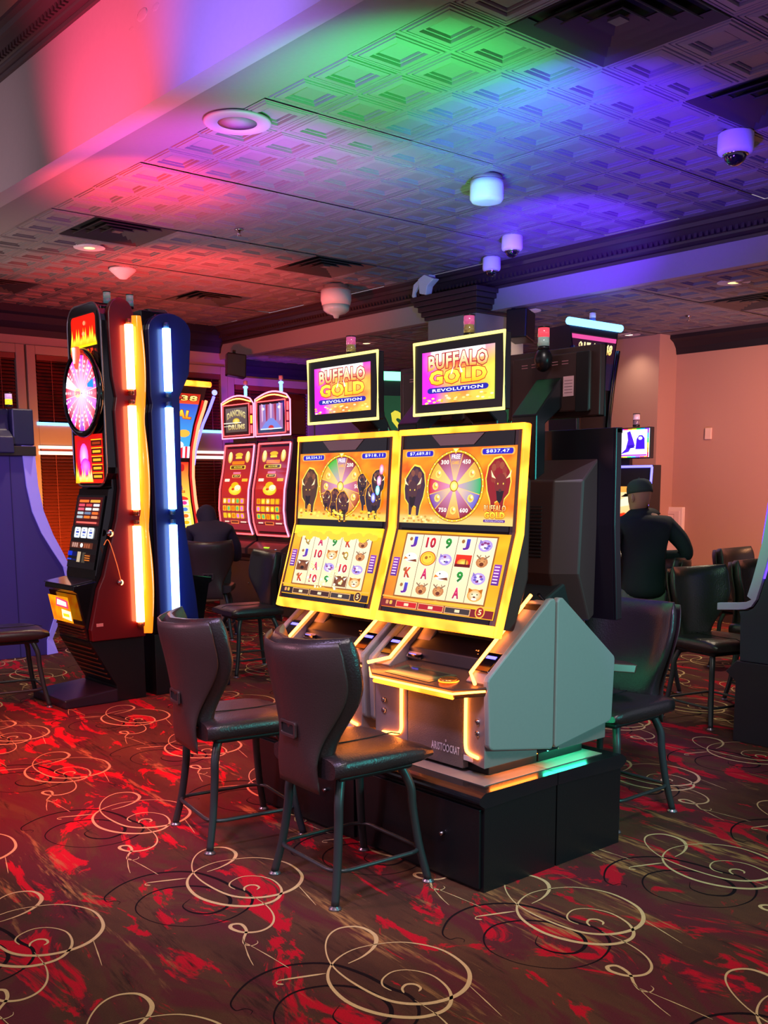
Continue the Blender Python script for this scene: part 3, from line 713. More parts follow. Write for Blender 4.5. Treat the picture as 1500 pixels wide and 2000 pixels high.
def upper_screen(a, v):
    X0, X1 = .022, .978
    def sky(u, w_):
        n = fbm(u * 3 + v * 7, w_ * 3); n2 = fbm(u * 7, w_ * 6, 4 + v)
        c = mixc(hx('#e84a08'), hx('#ffa412'), n * 1.6 - .35); c = mixc(c, hx('#c01808'), max(0, n2 * 2 - 1.25))
        if w_ < .22: c = mixc(hx('#e8b84c'), c, w_ / .22)
        if w_ < .10: c = mixc(hx('#f0cc60') if v else hx('#e8c878'), c, .15 + n2 * .2)
        return c
    a.field(X0, X1, .525, .90, sky, 40, 24)
    # jackpot plaques
    for (x0, x1), tx in ((((.06, .30), '$7,689.81'), ((.71, .95), '$837.47')) if v == 0 else (((.06, .30), '$8,554.31'), ((.71, .95), '$918.11'))):
        a.rr(x0 - .012, x1 + .012, .858, .893, .017, '#f0b050'); a.rr(x0, x1, .862, .889, .013, '#2018b8'); a.text(tx, x0 + .03, x1 - .03, .867, .885, '#e8f0ff', bold=.01)
    bison(a, .145, .685, .26, '#3c2438' if v == 0 else '#4a2c20', sx=1.35)
    if v == 0: bison(a, .855, .715, .26, '#8a1820', sx=-1.35)
    cx, cy, rx, ry = .50, .712, .225, .166
    a.ell(cx, cy, rx + .018, ry + .012, '#8a4a10', 40).ell(cx, cy, rx + .014, ry + .009, '#ffc020', 40).ell(cx, cy, rx, ry, '#7a2a10', 40)
    if v == 0:
        cols = ['#18a860', '#e8a030', '#8c1c20', '#8a3878', '#8c1c20', '#f0a830', '#c81818', '#7038a0', '#8c1c30', '#f08a18', '#8c1c30', '#5a58c0']
        off = -PI / 12
    else:
        cols = ['#a81c10', '#e89a20', '#8a1c10', '#8a5090', '#38b020', '#e8a020', '#a05838', '#a04838', '#c88020', '#f0a030', '#d08018', '#a83818']
        off = -PI / 12
    a.wheel(cx, cy, rx * .97, ry * .97, cols, off, tips=['#ffd890' if i % 2 else '#d89ac8' for i in range(12)], lines='#ffc84a')
    nums = {2: '450', 4: '300', 10: '600', 8: '750'} if v == 0 else {2: '200', 0: '500'}
    for k, t in nums.items():
        an = off + 2 * PI * (k + .5) / 12; px, py = cx + rx * .80 * math.cos(an), cy + ry * .82 * math.sin(an)
        a.text(t, px - .034, px + .034, py - .011, py + .011, '#fff0e0', bold=.03)
    a.text('FREE', cx - .036, cx + .036, cy + ry * .80, cy + ry * .93, '#fff4ff', bold=.03); a.text('GAMES', cx - .03, cx + .03, cy + ry * .64, cy + ry * .74, '#ffb040', bold=.02)
    for k in (1, 5, 9, 11, 6, 7):
        an = off + 2 * PI * (k + .5) / 12; px, py = cx + rx * .72 * math.cos(an), cy + ry * .72 * math.sin(an)
        a.ell(px, py, .026, .020, '#ffe070', 8, inner='#c87820'); a.ell(px + .008, py + .006, .01, .008, '#fff8c0', 6)
    for k in range(36):
        an = 2 * PI * k / 36; a.ell(cx + (rx + .007) * math.cos(an), cy + (ry + .005) * math.sin(an), .004, .003, '#fff6c0', 5)
    a.ell(cx, cy, .036, .028, '#a86a18', 16).ell(cx, cy, .030, .023, '#ffd84a', 16, inner='#fff6b0')
    a.poly([(.47, .897), (.53, .897), (.50, .868)], '#ffb020').poly([(.48, .894), (.52, .894), (.50, .876)], '#fff0a0')
    if v == 0:
        a.text('BUFFALO', .755, .925, .592, .622, '#ffe090', '#f07818', out='#7a1810', bold=.03)
        a.text('GOLD', .76, .92, .558, .590, '#ffe83a', '#f0a010', out='#8a2810', bold=.05)
        a.rr(.755, .925, .540, .553, .006, '#5a2a80'); a.text('REVOLUTION', .77, .91, .543, .550, '#e8d8ff', bold=.0)
        for k in range(26):
            a.ell(.06 + .33 * random.random(), .53 + .03 * random.random(), .012, .006, '#f8dc90' if k % 2 else '#c89040', 6)
    else:
        for (x, y, s_) in ((.44, .62, .16), (.54, .60, .17), (.36, .63, .12), (.78, .66, .17), (.86, .63, .20), (.90, .72, .16), (.74, .72, .12)):
            bison(a, x, y, s_, '#40202c' if x < .7 else '#2c2030', '#f0a020', sx=1.5 if x < .5 else -1.5)
        for (x, y, c) in ((.93, .74, '#ff80c0'), (.92, .69, '#60d0e0'), (.88, .65, '#4048ff'), (.95, .80, '#ff60a0')):
            a.ell(x - .02, y, .022, .028, c, 8, inner='#ffffff')
        for k in range(60):
            a.ell(.06 + .88 * random.random(), .53 + .05 * random.random(), .016, .007, random.choice(['#ffe060', '#f0b820', '#ffd040', '#c87810']), 6)

def sym(a, kind, x0, x1, y0, y1):
    cx, cy, w_, h = (x0 + x1) / 2, (y0 + y1) / 2, x1 - x0, y1 - y0
    L = {'J': ('#3448c8', '#6a1c8a'), '10': ('#d81c2c', '#a02038'), '9': ('#2c9a38', '#1c6a30'), 'A': ('#e02868', '#a82050'), 'K': ('#e84a20', '#a03018'), 'Q': ('#c8a020', '#806010')}
    if kind in L:
        ww = .30 if kind == '10' else .19
        a.text(kind, cx - w_ * ww, cx + w_ * ww, y0 + h * .14, y1 - h * .10, *L[kind], out='#f8ecd8', bold=.045)
        if kind in 'JKQ': a.ell(cx - w_ * .22, cy + h * .22, w_ * .10, h * .14, '#a06838', 8)
    elif kind == 'eagle':
        a.ell(cx, cy, w_ * .40, h * .34, '#f4f0ea', 16, inner='#ffffff'); a.poly([(cx - w_ * .38, cy + h * .05), (cx - w_ * .46, cy - h * .16), (cx - w_ * .14, cy - h * .10)], '#f07818'); a.ell(cx - w_ * .12, cy + h * .12, w_ * .05, h * .05, '#301810', 8); a.poly([(cx - w_ * .2, cy - h * .25), (cx + w_ * .42, cy - h * .3), (cx + w_ * .35, cy - h * .1)], '#7a3a20')
    elif kind == 'coin':
        a.ell(cx, cy, w_ * .50, h * .52, '#b8280c', 20).ell(cx, cy, w_ * .45, h * .47, '#ffc028', 20, inner='#ffe46a'); a.ell(cx, cy, w_ * .36, h * .37, '#d88818', 18).ell(cx, cy, w_ * .33, h * .34, '#ffcc40', 18); a.ell(cx - w_ * .1, cy + h * .05, w_ * .10, h * .12, '#a8641c', 8); a.ell(cx + w_ * .12, cy + h * .12, w_ * .05, h * .06, '#a8641c', 8)
    elif kind == 'wolf':
        a.ell(cx, cy, w_ * .40, h * .40, '#a888d8', 14, inner='#e4dcff')
        for q in range(7):
            an = q * .9; a.ell(cx + w_ * .2 * math.cos(an), cy + h * .2 * math.sin(an), w_ * .10, h * .09, random.choice(['#6a58b8', '#c8b8f0', '#8a3878', '#f4ecff']), 6)
        a.poly([(cx - w_ * .34, cy + h * .42), (cx - w_ * .14, cy + h * .2), (cx - w_ * .36, cy + h * .12)], '#8870c0'); a.ell(cx, cy - h * .14, w_ * .06, h * .05, '#20183a', 7)
    elif kind == 'deer':
        a.ell(cx, cy, w_ * .34, h * .36, '#b87040', 12, inner='#e0a060'); a.ell(cx, cy - h * .14, w_ * .13, h * .14, '#6a3018', 8)
        for sgn in (-1, 1):
            a.line(cx + sgn * w_ * .1, cy + h * .2, cx + sgn * w_ * .36, cy + h * .46, w_ * .05, '#8a6a50'); a.line(cx + sgn * w_ * .2, cy + h * .3, cx + sgn * w_ * .12, cy + h * .48, w_ * .04, '#8a6a50'); a.ell(cx + sgn * w_ * .12, cy + h * .05, w_ * .03, h * .03, '#1c0c08', 6)
    elif kind == 'cat':
        a.ell(cx, cy, w_ * .42, h * .42, '#e8941c', 16, inner='#fff0d0'); 
        for sgn in (-1, 1):
            a.poly([(cx + sgn * w_ * .40, cy + h * .46), (cx + sgn * w_ * .14, cy + h * .34), (cx + sgn * w_ * .38, cy + h * .10)], '#b86410'); a.ell(cx + sgn * w_ * .14, cy + h * .06, w_ * .05, h * .04, '#2a5828', 7)
        a.ell(cx, cy - h * .12, w_ * .08, h * .06, '#5a2018', 7); a.ell(cx, cy - h * .26, w_ * .16, h * .08, '#fffaf0', 8)
    elif kind == 'sun':
        a.rect(cx - w_ * .46, cx + w_ * .46, cy - h * .42, cy + h * .42, '#b0141c', '#f0341c'); a.ell(cx, cy - h * .12, w_ * .34, h * .26, '#f07818', 14, inner='#ffe060'); a.rect(cx - w_ * .46, cx + w_ * .46, cy - h * .42, cy - h * .22, '#6a1018'); a.line(cx + w_ * .16, cy - h * .3, cx + w_ * .16, cy + h * .1, w_ * .05, '#4a0c14')
    elif kind == 'bison':
        a.rect(cx - w_ * .48, cx + w_ * .48, cy - h * .46, cy + h * .46, '#7a4428'); a.ell(cx, cy, w_ * .38, h * .40, '#5a2c1c', 14, inner='#a86038'); a.ell(cx, cy - h * .2, w_ * .15, h * .16, '#24100c', 8)
        for sgn in (-1, 1): a.poly([(cx + sgn * w_ * .3, cy + h * .1), (cx + sgn * w_ * .46, cy + h * .42), (cx + sgn * w_ * .2, cy + h * .26)], '#fff4e0')

def lower_screen(a, v):
    X0, X1 = .022, .978
    def bg(u, w_):
        n = fbm(u * 4 + 3, w_ * 4, v); c = mixc(hx('#f09010'), hx('#ffc428'), n)
        if v == 0: c = mixc(c, hx('#e02810'), max(0, .45 - u) * 1.6 * (1 - w_))
        return c
    a.field(X0, X1, .075, .485, bg, 20, 16)
    # side badges
    for x in (.040, .902):
        a.rect(x, x + .058, .24, .34, '#5a2888', '#8a3aa8')
        for k in range(6): a.rect(x + .006, x + .044, .250 + k * .015, .256 + k * .015, '#f0c8e8')
    rx0, rx1, ry0, ry1 = .120, .880, .142, (.465 if v == 0 else .43)
    a.rect(rx0 - .012, rx1 + .012, ry0 - .008, ry1 + .008, '#9a5a20').rect(rx0, rx1, ry0, ry1, '#f8dcae', '#fbe6c4')
    cols = ([['J', 'eagle', 'K', 'J'], ['10', 'coin', 'A', 'deer'], ['9', 'wolf', 'eagle', 'deer'], ['J', 'sun', '9', 'A'], ['wolf', 'deer', 'wolf', 'cat']] if v == 0 else
            [['Q', 'J', 'bison', 'K'], ['A', '10', 'A', '10'], ['9', 'cat', 'wolf', '9'], ['K', 'Q', '10', 'bison'], ['deer', 'deer', 'wolf', 'cat']])
    W_, H_ = (rx1 - rx0) / 5, (ry1 - ry0) / 4
    for i in range(5):
        if i: a.rect(rx0 + i * W_ - .002, rx0 + i * W_ + .002, ry0, ry1, '#4a3018')
        for j in range(4):
            y1 = ry1 - j * H_; sym(a, cols[i][j], rx0 + i * W_ + .006, rx0 + (i + 1) * W_ - .006, y1 - H_ + .004, y1 - .004)
    if v == 1:
        def ht(u, w_): return mixc(hx('#f2d21a'), hx('#f6e23a'), fbm(u * 3, w_ * 2, 2))
        a.field(X0, X1, .435, .485, ht, 12, 3)
        for k in range(16): a.ell(.10 + .80 * k / 15, .430 + .012 * math.sin(k * 2.3), .045, .018, '#f0c830', 8)
        for k in range(40):
            x, y = .30 + .38 * random.random(), .13 + .14 * random.random(); a.ell(x, y, .012, .009, random.choice(['#fff8d0', '#ffe060', '#c8f0ff', '#ffd030']), 6, inner='#ffffff')
    a.poly([(X0, .128), (.42, .118), (.50, .126), (.58, .118), (X1, .128), (X1, .136), (.58, .126), (.50, .136), (.42, .126), (X0, .136)], '#f8b040')
    a.rect(X0, X1, .078, .116, '#2a1a20' if v else '#7a1a20')
    for x0, x1, c in ((.16, .35, '#c8141c' if v == 0 else '#4a2c1c'), (.36, .58, '#b01420' if v == 0 else '#3c1c18'), (.59, .80, '#3a3030')):
        a.rect(x0, x1, .080, .114, '#e8b070').rect(x0 + .006, x1 - .006, .084, .110, c)
        a.rect((x0 + x1) / 2 - .02, (x0 + x1) / 2 + .02, .090, .104, '#f0d8b0')
    a.rr(.065, .09, .090, .110, .006, '#d89060').rr(.10, .125, .090, .110, .006, '#e0b040')
    a.ell(.875, .105, .038, .030, '#f0b040', 20).ell(.875, .105, .030, .023, '#a01818' if v == 0 else '#4a1c10', 20).text('5', .862, .888, .092, .118, '#ffe0a0', bold=.02)

def topper_art(a, v):
    def bg(u, w_):
        n = fbm(u * 3 + v * 5, w_ * 3, 1); c = mixc(hx('#ff5030'), hx('#ffd050'), n * 1.3 - w_ * .3)
        c = mixc(c, hx('#e020d8'), max(0, 1 - u * 3.2) + max(0, (w_ - .7) * (u - .4) * 5))
        if v == 0: c = mixc(c, hx('#b8f050'), max(0, (u - .66) * 2.4) * (1 - w_ * .5))
        if w_ > .78 and .12 < u < .85: c = mixc(c, (1.3, 1.3, 1.3), .8)
        return c
    a.field(.085, .915, .12, .88, bg, 26, 18)
    logo(a, .14, .86, .27, .82)
    for k in range(30): a.ell(.10 + .80 * random.random(), .13 + .10 * random.random(), .02, .014, random.choice(['#ffe070', '#fff0b0', '#f8b030']), 6)
    a.poly([(.43, .52), (.47, .66), (.45, .54)], '#ffffff').poly([(.53, .66), (.57, .54), (.55, .53)], '#ffffff')

ISL_X = 2.74
def bison_cabinet(loc, rz, label, v=0, sy=0.0, rear=False):
    T = thing('slot_machine', label, 'slot machine', loc, rz, 'back to back bison game cabinets on the island')
    for s_ in (1, -1):
        P = [(-.343, .700), (-.338, .712), (-.035, .952), (-.012, .955), (-.004, .940), (-.004, .425), (-.012, .414), (-.315, .462), (-.330, .470), (-.334, .482)]
        m = MB(); m.prism(P, 'x', s_ * .286, s_ * .311); m.build('side_panel', PANEL, T, bevel=.006)
        m = MB(); m.prism([(-.336, .690), (-.02, .938), (-.004, .938), (-.004, .86), (-.18, .70), (-.30, .64)], 'x', s_ * .200, s_ * .2855); wt = m.build('wing', CABGREY, T, bevel=.003)
        m = MB(); m.tube([(s_ * .278, -.372, .694), (s_ * .209, -.322, .716), (s_ * .209, -.02, .958)], .0065, 8); m.build('led_strip', ORG if not rear else GLOSS, T)
        m = MB(); m.prism([(s_ * .145, -.292), (s_ * .285, -.330), (s_ * .285, -.06), (s_ * .145, -.06)], 'z', .395, .655); m.build('lower_wing', CABGREY, T, bevel=.003)
        m = MB(); m.tube(catmull([(s_ * .168, -.302, .650), (s_ * .168, -.303, .50), (s_ * .170, -.303, .445), (s_ * .190, -.309, .428), (s_ * .250, -.325, .426)], 5), .006, 8); m.build('led_strip', ORG if not rear else mat('led_green_strong', '#003010', .5, em=(.05, 1, .45), es=14), T)
        m = MB(); m.prism([(-.335, .700), (-.300, .730), (-.27, .753), (-.335, .640), (-.36, .65)], 'x', s_ * .215, s_ * .284)
        m = MB(); m.xf(Matrix()); m.box(-.032, .032, -.045, .045, 0, .006); m.xf(Matrix.Translation((s_ * .247, -.272, .748)) @ Matrix.Rotation(math.radians(38), 4, 'X')); rd = m.build('card_reader', GLOSS, T, bevel=.003)
        m = MB(); m.box(-.022, .022, .014, .026, .0062, .0075); m.xf(Matrix.Translation((s_ * .247, -.272, .748)) @ Matrix.Rotation(math.radians(38), 4, 'X')); m.build('reader_light', BLUEL, rd)
        for q in (.55, .51):
            m = MB(); m.lathe([(.001, -.004), (.010, -.004), (.010, .006)], (s_ * .245, -.323, q), 14, ax='y'); m.build('lock', CHROME, T)
    m = MB(); m.box(-.284, .284, -.055, -.004, .40, .93); m.box(-.144, .144, -.26, -.06, .40, .66); m.build('cabinet_body', BLACKM, T)
    m = MB(); m.box(-.235, .235, -.255, -.004, .349, .41); m.build('plinth', BLACKM, T, bevel=.003)
    m = MB(); m.prism([(-.292, .36), (-.292, .650), (-.262, .655), (-.262, .36)], 'x', -.144, .144); sp = m.build('speaker_panel', MESH, T, bevel=.003)
    a = Art(plane_map((-.015, -.2935, .405), (.145, 0, 0), (0, 0, .042), (0, -1, 0)))
    a.text('ARIST', 0, .40, .0, .7, '#e8e8e8', bold=.02); a.text('CRAT', .66, 1, .0, .7, '#e8e8e8', bold=.02)
    a.ell(.47, .35, .055, .35, '#e8e8e8', 16).ell(.47, .35, .035, .22, '#3c3836', 16).ell(.59, .35, .055, .35, '#e8e8e8', 16).ell(.59, .35, .035, .22, '#3c3836', 16).ell(.53, .98, .022, .13, '#e8e8e8', 10)
    o = a.build('badge', sp, 0); o.data.materials.clear(); o.data.materials.append(painted())
    m = MB(); m.box(.17, .215, -.3135, -.3125, .402, .420); m.xf(Matrix.Translation((0, .0, 0))); m.build('barcode_label', mat('paper_label', '#d8d4d0', .6), T)
    for s_ in (1, -1):
        m = MB(); m.box(s_ * .250 - .004, s_ * .250 + .004, -.26, -.02, .388, .394); m.build('kick_light', (mat('led_orange_kick', '#301000', .5, em=(1, .20, .02), es=22) if not rear else mat('led_green_kick', '#003010', .5, em=(.04, 1, .5), es=22)), T)
    # deck
    fo = .15 if rear else 0
    top = [(-.212, -.410), (.212, -.410), (.305, -.345), (.305, -.335), (.20, -.318), (.19, -.215), (-.19, -.215), (-.20, -.318), (-.305, -.335), (-.305, -.345)]
    if rear: top = [(x, y - (.15 if y < -.33 else 0)) for x, y in top]
    def dz(y): return .668 + (y + .41) * (.20 if not rear else .12)
    m = MB(); n = len(top)
    m.add([(x, y, dz(y)) for x, y in top] + [(x, y + .012, dz(y) - .032) for x, y in top], [list(range(n)), list(range(n, 2 * n))[::-1]] + [(i, (i + 1) % n, n + (i + 1) % n, n + i) for i in range(n)])
    m.build('button_deck', mat('bronze_deck', '#5a4a3c', .25, .3), T, bevel=.004)
    m = MB(); m.tube([(-.300, -.343 - fo, .668 - fo * .12), (-.213, -.412 - fo, .655 - fo * .12), (.213, -.412 - fo, .655 - fo * .12), (.300, -.343 - fo, .668 - fo * .12)], .0042, 8); m.build('deck_light', ORG if not rear else GLOSS, T)
    m = MB(); m.tube([(-.205, -.402, .640), (.205, -.402, .640)], .0075, 8); m.build('under_deck_light', YEL if not rear else GLOSS, T)
    a = Art(plane_map((-.175, -.392, dz(-.392) + .0012), (.35, 0, 0), (0, .098, .0196), (0, -.2, 1)), .0004)
    a.poly([(.0, .1), (.72, .0), (.86, .95), (.08, 1)], '#6a6a4a').poly([(.04, .18), (.66, .10), (.72, .45), (.10, .52)], '#a0a070').poly([(.12, .60), (.70, .55), (.78, .9), (.15, .92)], '#403a30')
    o = a.build('deck_display', T, .35)
    m = MB(); m.lathe([(.034, 0), (.034, .008), (.028, .012), (.026, .010), (.001, .012)], (.135, -.352, dz(-.352)), 28); m.build('spin_button', GOLDRING, T)
    m = MB(); m.lathe([(.037, .0), (.037, .004), (.034, .004)], (.135, -.352, dz(-.352)), 28); m.build('button_light', YEL, T)
    # sloping console between deck and screens
    c0, c1 = (-.245, .704), (-.145, .815)
    m = MB(); m.prism([c0, (c0[0] + .01, c0[1] + .045), (-.165, .80), c1, (-.07, .80), (-.06, .66), (-.225, .66)], 'x', -.198, .198); m.build('console', BLACK, T, bevel=.004)
    m = MB(); m.prism([(-.255, .715), (-.150, .828), (-.140, .82), (-.245, .707)], 'x', -.196, -.125); m.build('left_shoulder', CABGREY, T, bevel=.002)
    cm = plane_map((-.18, -.2445, .708), (.36, 0, 0), (0, .0905, .098), (0, -.735, .678))
    a = Art(cm, .0006)
    a.L = 9
    a.poly([(.40, .28), (.53, .22), (.56, .60), (.44, .66)], '#c8c4c0').poly([(.43, .40), (.52, .36), (.53, .50), (.45, .54)], '#b06068')
    o = a.build('game_label', T, 0); o.data.materials.clear(); o.data.materials.append(painted())
    a = Art(cm, .0006); a.L = 9
    for k in range(9):
        a.ell(.62 + k * .032, .52, .010, .030, '#ff8a40', 6); a.ell(.62 + k * .032, .26, .010, .030, '#ff7030', 6)
    a.ell(.60, .40, .01, .03, '#ff8a40', 6); a.ell(.90, .40, .01, .03, '#ff8a40', 6)
    a.build('console_lights', T, 1.4)
    if v: a = Art(cm, .0006); a.L = 9; a.rect(.30, .42, .30, .58, '#c8e020'); a.build('lime_sticker', T, .8)
    m = MB(); m.box(-.176, -.120, -.262, -.228, .718, .728); m.xf(Matrix.Identity(4)); m.build('ticket_slot', GLOSS, T)
    m = MB(); m.box(-.168, -.132, -.2625, -.2615, .728, .7305); m.build('slot_light', BLUEL, T)

    # screen slab
    yt, yk, yb = -.18 + sy, -.207 + sy, -.312 + sy
    LY = YEL if not rear else BLACK
    if rear: yt, yk, yb = -.345, -.350, -.378
    prof = [(yb, .847), (yk, 1.19), (yt, 1.548)]
    def slab(off0, off1, x0, x1, v0=0.0, v1=1.0):
        f = curve_map(0, 1, prof); vv = [v0] + ([.4985] if v0 < .4985 < v1 else []) + [v1]
        A = [f(0, t, -off0) for t in vv]; B = [f(0, t, -off1) for t in vv]
        return [(p[1], p[2]) for p in A] + [(p[1], p[2]) for p in B[::-1]], x0, x1
    def sl(name, mt, o0, o1, x0, x1, v0=0., v1=1., par=None, bv=0):
        P, a0, a1 = slab(o0, o1, x0, x1, v0, v1); m = MB(); m.prism(P, 'x', a0, a1); return m.build(name, mt, par or T, bevel=bv)
    sc_ = sl('screen_housing', BLACK, .002, .036, -.3, .3)
    sl('side_light', LY, .0, .034, .3002, .311, par=sc_, bv=.003); sl('side_light', LY, .0, .034, -.311, -.3002, par=sc_, bv=.003)
    sl('top_light', LY, -.004, .03, -.311, .311, .972, 1.002, par=sc_, bv=.003)
    sl('bottom_light', LY, -.004, .02, -.300, .300, -.002, .050, par=sc_, bv=.004)
    sl('bezel', BEZEL, -.001, .002, .287, .2995, .05, .972, par=sc_); sl('bezel', BEZEL, -.001, .002, -.2995, -.287, .05, .972, par=sc_)
    cmap = curve_map(-.299, .299, prof)
    gl = MB(); gl.loft([[cmap(.05, t, .0005), cmap(.95, t, .0005)] for t in (.052, .4985, .97)], closed=False, caps=False, smooth=False); gl.build('glass', GLOSS, sc_)
    pm = MB(); pts = [cmap(.28, .966, .003), cmap(.72, .966, .003), cmap(.64, .912, .003), cmap(.36, .912, .003)]; pb = [(p[0], p[1] + .003, p[2]) for p in pts]
    pm.add(pts + pb, [(0, 1, 2, 3), (4, 5, 6, 7), (0, 1, 5, 4), (1, 2, 6, 5), (2, 3, 7, 6), (3, 0, 4, 7)]); pm.build('brand_plate', mat('mauve_grey_plate', '#80686c', .4), sc_)
    fm = lambda u, w_, h: cmap(u, w_, h + .001)
    if not rear:
        a = Art(fm, .00004); upper_screen(a, v); a.build('upper_display', sc_, 1.15)
        a = Art(fm, .00004); lower_screen(a, v); a.build('lower_display', sc_, 1.1)
    if rear:
        m = MB(); m.tube([(-.19, yb + .030, .885), (-.19, yb + .033, .955)], .006, 8); m.build('service_light', GREENL, sc_)
    # rear body of the screen and the arm that carries the topper
    m = MB(); hy = sy - .17
    pr = [(yt + .036, 1.44), (yt + .15, 1.36), (yk + .17, 1.02), (yk + .10, .84), (yb + .07, .86), (yk + .037, 1.19)]
    fullw, nar = .235, .155
    r1 = [(-fullw, y, z) for y, z in pr]; r2 = [(-nar, y + .06, z - .02) for y, z in pr]; r3 = [(nar, y + .06, z - .02) for y, z in pr]; r4 = [(fullw, y, z) for y, z in pr]
    m.loft([[(-fullw, y if k in (0, 4, 5) else y - .03, z) for k, (y, z) in enumerate(pr)], [(-nar, y if k in (0, 4, 5) else y + .04, z) for k, (y, z) in enumerate(pr)], [(nar, y if k in (0, 4, 5) else y + .04, z) for k, (y, z) in enumerate(pr)], [(fullw, y if k in (0, 4, 5) else y - .03, z) for k, (y, z) in enumerate(pr)]], smooth=False)
    rb = m.build('rear_body', BROWNPL, T, bevel=.006)
    m = MB(); m.prism([(yk + .02, 1.0), (yk + .14, 1.0), (-.05, .92), (-.02, .86), (-.02, .80), (-.16, .78)], 'x', -.19, .19); m.build('neck', BLACKM, T, bevel=.01)
    for s_ in (-1, 1):
        m = MB()
        for k in range(14): m.box(s_ * .085 - .028, s_ * .085 + .028, yk + .2085, yk + .2115, 1.08 + k * .014, 1.084 + k * .014)
        m.build('vent_slots', BLACKM, rb)
    ay = yt + .10
    m = MB(); P = [(ay + .03, 1.30), (ay + .085, 1.28), (ay + .085, 1.60), (yt + .045, 1.745), (yt + .026, 1.70), (yt + .026, 1.64), (ay + .03, 1.57)]
    m.prism(P, 'x', -.062, .062); arm = m.build('topper_arm', BLACK, T, bevel=.006)
    ty = yt - .006
    m = MB(); m.prism([(-.224, 1.597), (.224, 1.597), (.224, 1.852), (-.224, 1.852)], 'y', ty, ty + .030); tp = m.build('topper', BROWNPL if rear else BLACK, T, bevel=.004)
    m = MB(); m.prism([(-.19, 1.615), (.19, 1.615), (.19, 1.83), (-.19, 1.83)], 'y', ty + .030, ty + .048); m.build('rear_cover', BROWNPL, tp, bevel=.006)
    m = MB(); m.prism([(-.19, 1.612), (-.13, 1.612), (-.13, 1.828), (-.19, 1.828)], 'y', ty + .0485, ty + .053); m.build('cable_cover', BLACKM, tp, bevel=.004)
    m = MB(); 
    for k in range(5):
        for q in (0, 1): m.box(-.09 + k * .05, -.06 + k * .05, ty + .0482, ty + .0488, 1.790 + q * .010, 1.793 + q * .010)
    m.build('vent_slots', mat('slot_highlight', '#b07880', .5), tp)
    m = MB(); m.box(-.118, -.068, ty + .0482, ty + .0488, 1.672, 1.745)
    for k in range(5): m.box(-.112, -.074, ty + .0489, ty + .0491, 1.684 + k * .011, 1.686 + k * .011, mi=1)
    m.build('rating_sticker', [mat('sticker_paper', '#e8b8c0', .6), mat('sticker_print', '#8a5860', .6)], tp)
    t_ = .0065
    fr = MB(); A, B, C_, D = (-.222, 1.599), (.222, 1.599), (.222, 1.850), (-.222, 1.850)
    fr.tube([(A[0], ty - .002, A[1]), (B[0], ty - .002, B[1]), (C_[0], ty - .002, C_[1]), (D[0], ty - .002, D[1])], t_, 8, closed=True); fr.build('frame_light', YELP if not rear else BLACK, tp)
    if not rear:
        a = Art(plane_map((-.216, ty - .0015, 1.605), (.432, 0, 0), (0, 0, .239), (0, -1, 0)), .0001); topper_art(a, v); a.build('topper_display', tp, 1.25)
    candle(T, .035 if not rear else 0, ty + (.020 if not rear else .085), 1.852 if not rear else 1.845, 1.0 if not rear else 1.15, ('#b04a78', '#9a8450') if not rear else ('#e04858', '#a8c0b8'), 1, egg=rear)
    return T

bison_cabinet((ISL_X, 2.585, 0), -90, 'bison wheel game cabinet nearest the camera with amber light frame, $7,689.81 on screen', 0)
bison_cabinet((ISL_X, 3.236, 0), -90, 'bison wheel game cabinet, left of the front pair, with yellow haze over its reels', 1)
bison_cabinet((ISL_X, 2.585, 0), 90, 'cabinet seen from behind, showing dark topper back with sticker and green lit foot', 0, -.17, True)
bison_cabinet((ISL_X, 3.236, 0), 90, 'cabinet seen from behind, mostly hidden between the two bison cabinets', 1, -.17, True)

# the two-part stand under them
def stand(name, label, x0, x1, front):
    t = thing(name, label, 'machine stand', ((x0 + x1) / 2, 2.89, 0), 0, 'stands under the bison cabinets')
    hx_ = (x1 - x0) / 2; f = -1 if front else 1
    y0, y1 = 2.225 - 2.89, 3.555 - 2.89
    m = MB(); m.box(-hx_ if f < 0 else -hx_ + .002, hx_ if f > 0 else hx_ - .002, y0, y1, .0, .300)
    m.build('carcass', LAM, t)
    m = MB(); e = f * hx_
    prof = [(-f * hx_, .301)] + [(e - f * .012, .292)] + [(e + f * (.030 * math.sin(k / 8 * PI)), .292 + .053 * k / 8) for k in range(9)] + [(-f * hx_, .345)]
    m.prism(prof, 'y', y0 - .004, y1 + .004, smooth=False); m.build('bullnose_top', mat('black_vinyl', '#1a1c22', .22, coat=.3), t)
    m = MB(); m.box(-hx_ + (.05 if f < 0 else .0), hx_ - (.0 if f < 0 else .05), y0 + .05, y1 - .05, .3452, .3475); m.build('top_inlay', mat('grey_top_inlay', '#9a9088', .35), t, bevel=.001)
    for yy in (y0 + .012, (y0 + y1) / 2 + .008):
        m = MB(); m.box(f * hx_ - .001 if f > 0 else -hx_ - .012, f * hx_ + .012 if f > 0 else -hx_ + .001, yy, yy + (y1 - y0) / 2 - .03, .012, .285); dr = m.build('door', LAM, t, bevel=.002)
        m = MB(); m.lathe([(.001, -.016), (.007, -.016), (.008, .0)], (f * hx_ + f * .012, yy + .17, .165), 12, ax='x'); m.build('knob', CHROME, dr)
    return t
stand('machine_stand', 'black stand half with bullnose top under the two front bison cabinets', 2.335, 2.699, True)
stand('machine_stand', 'black stand half behind the seam, under the rear-facing cabinets', 2.703, 3.07, False)

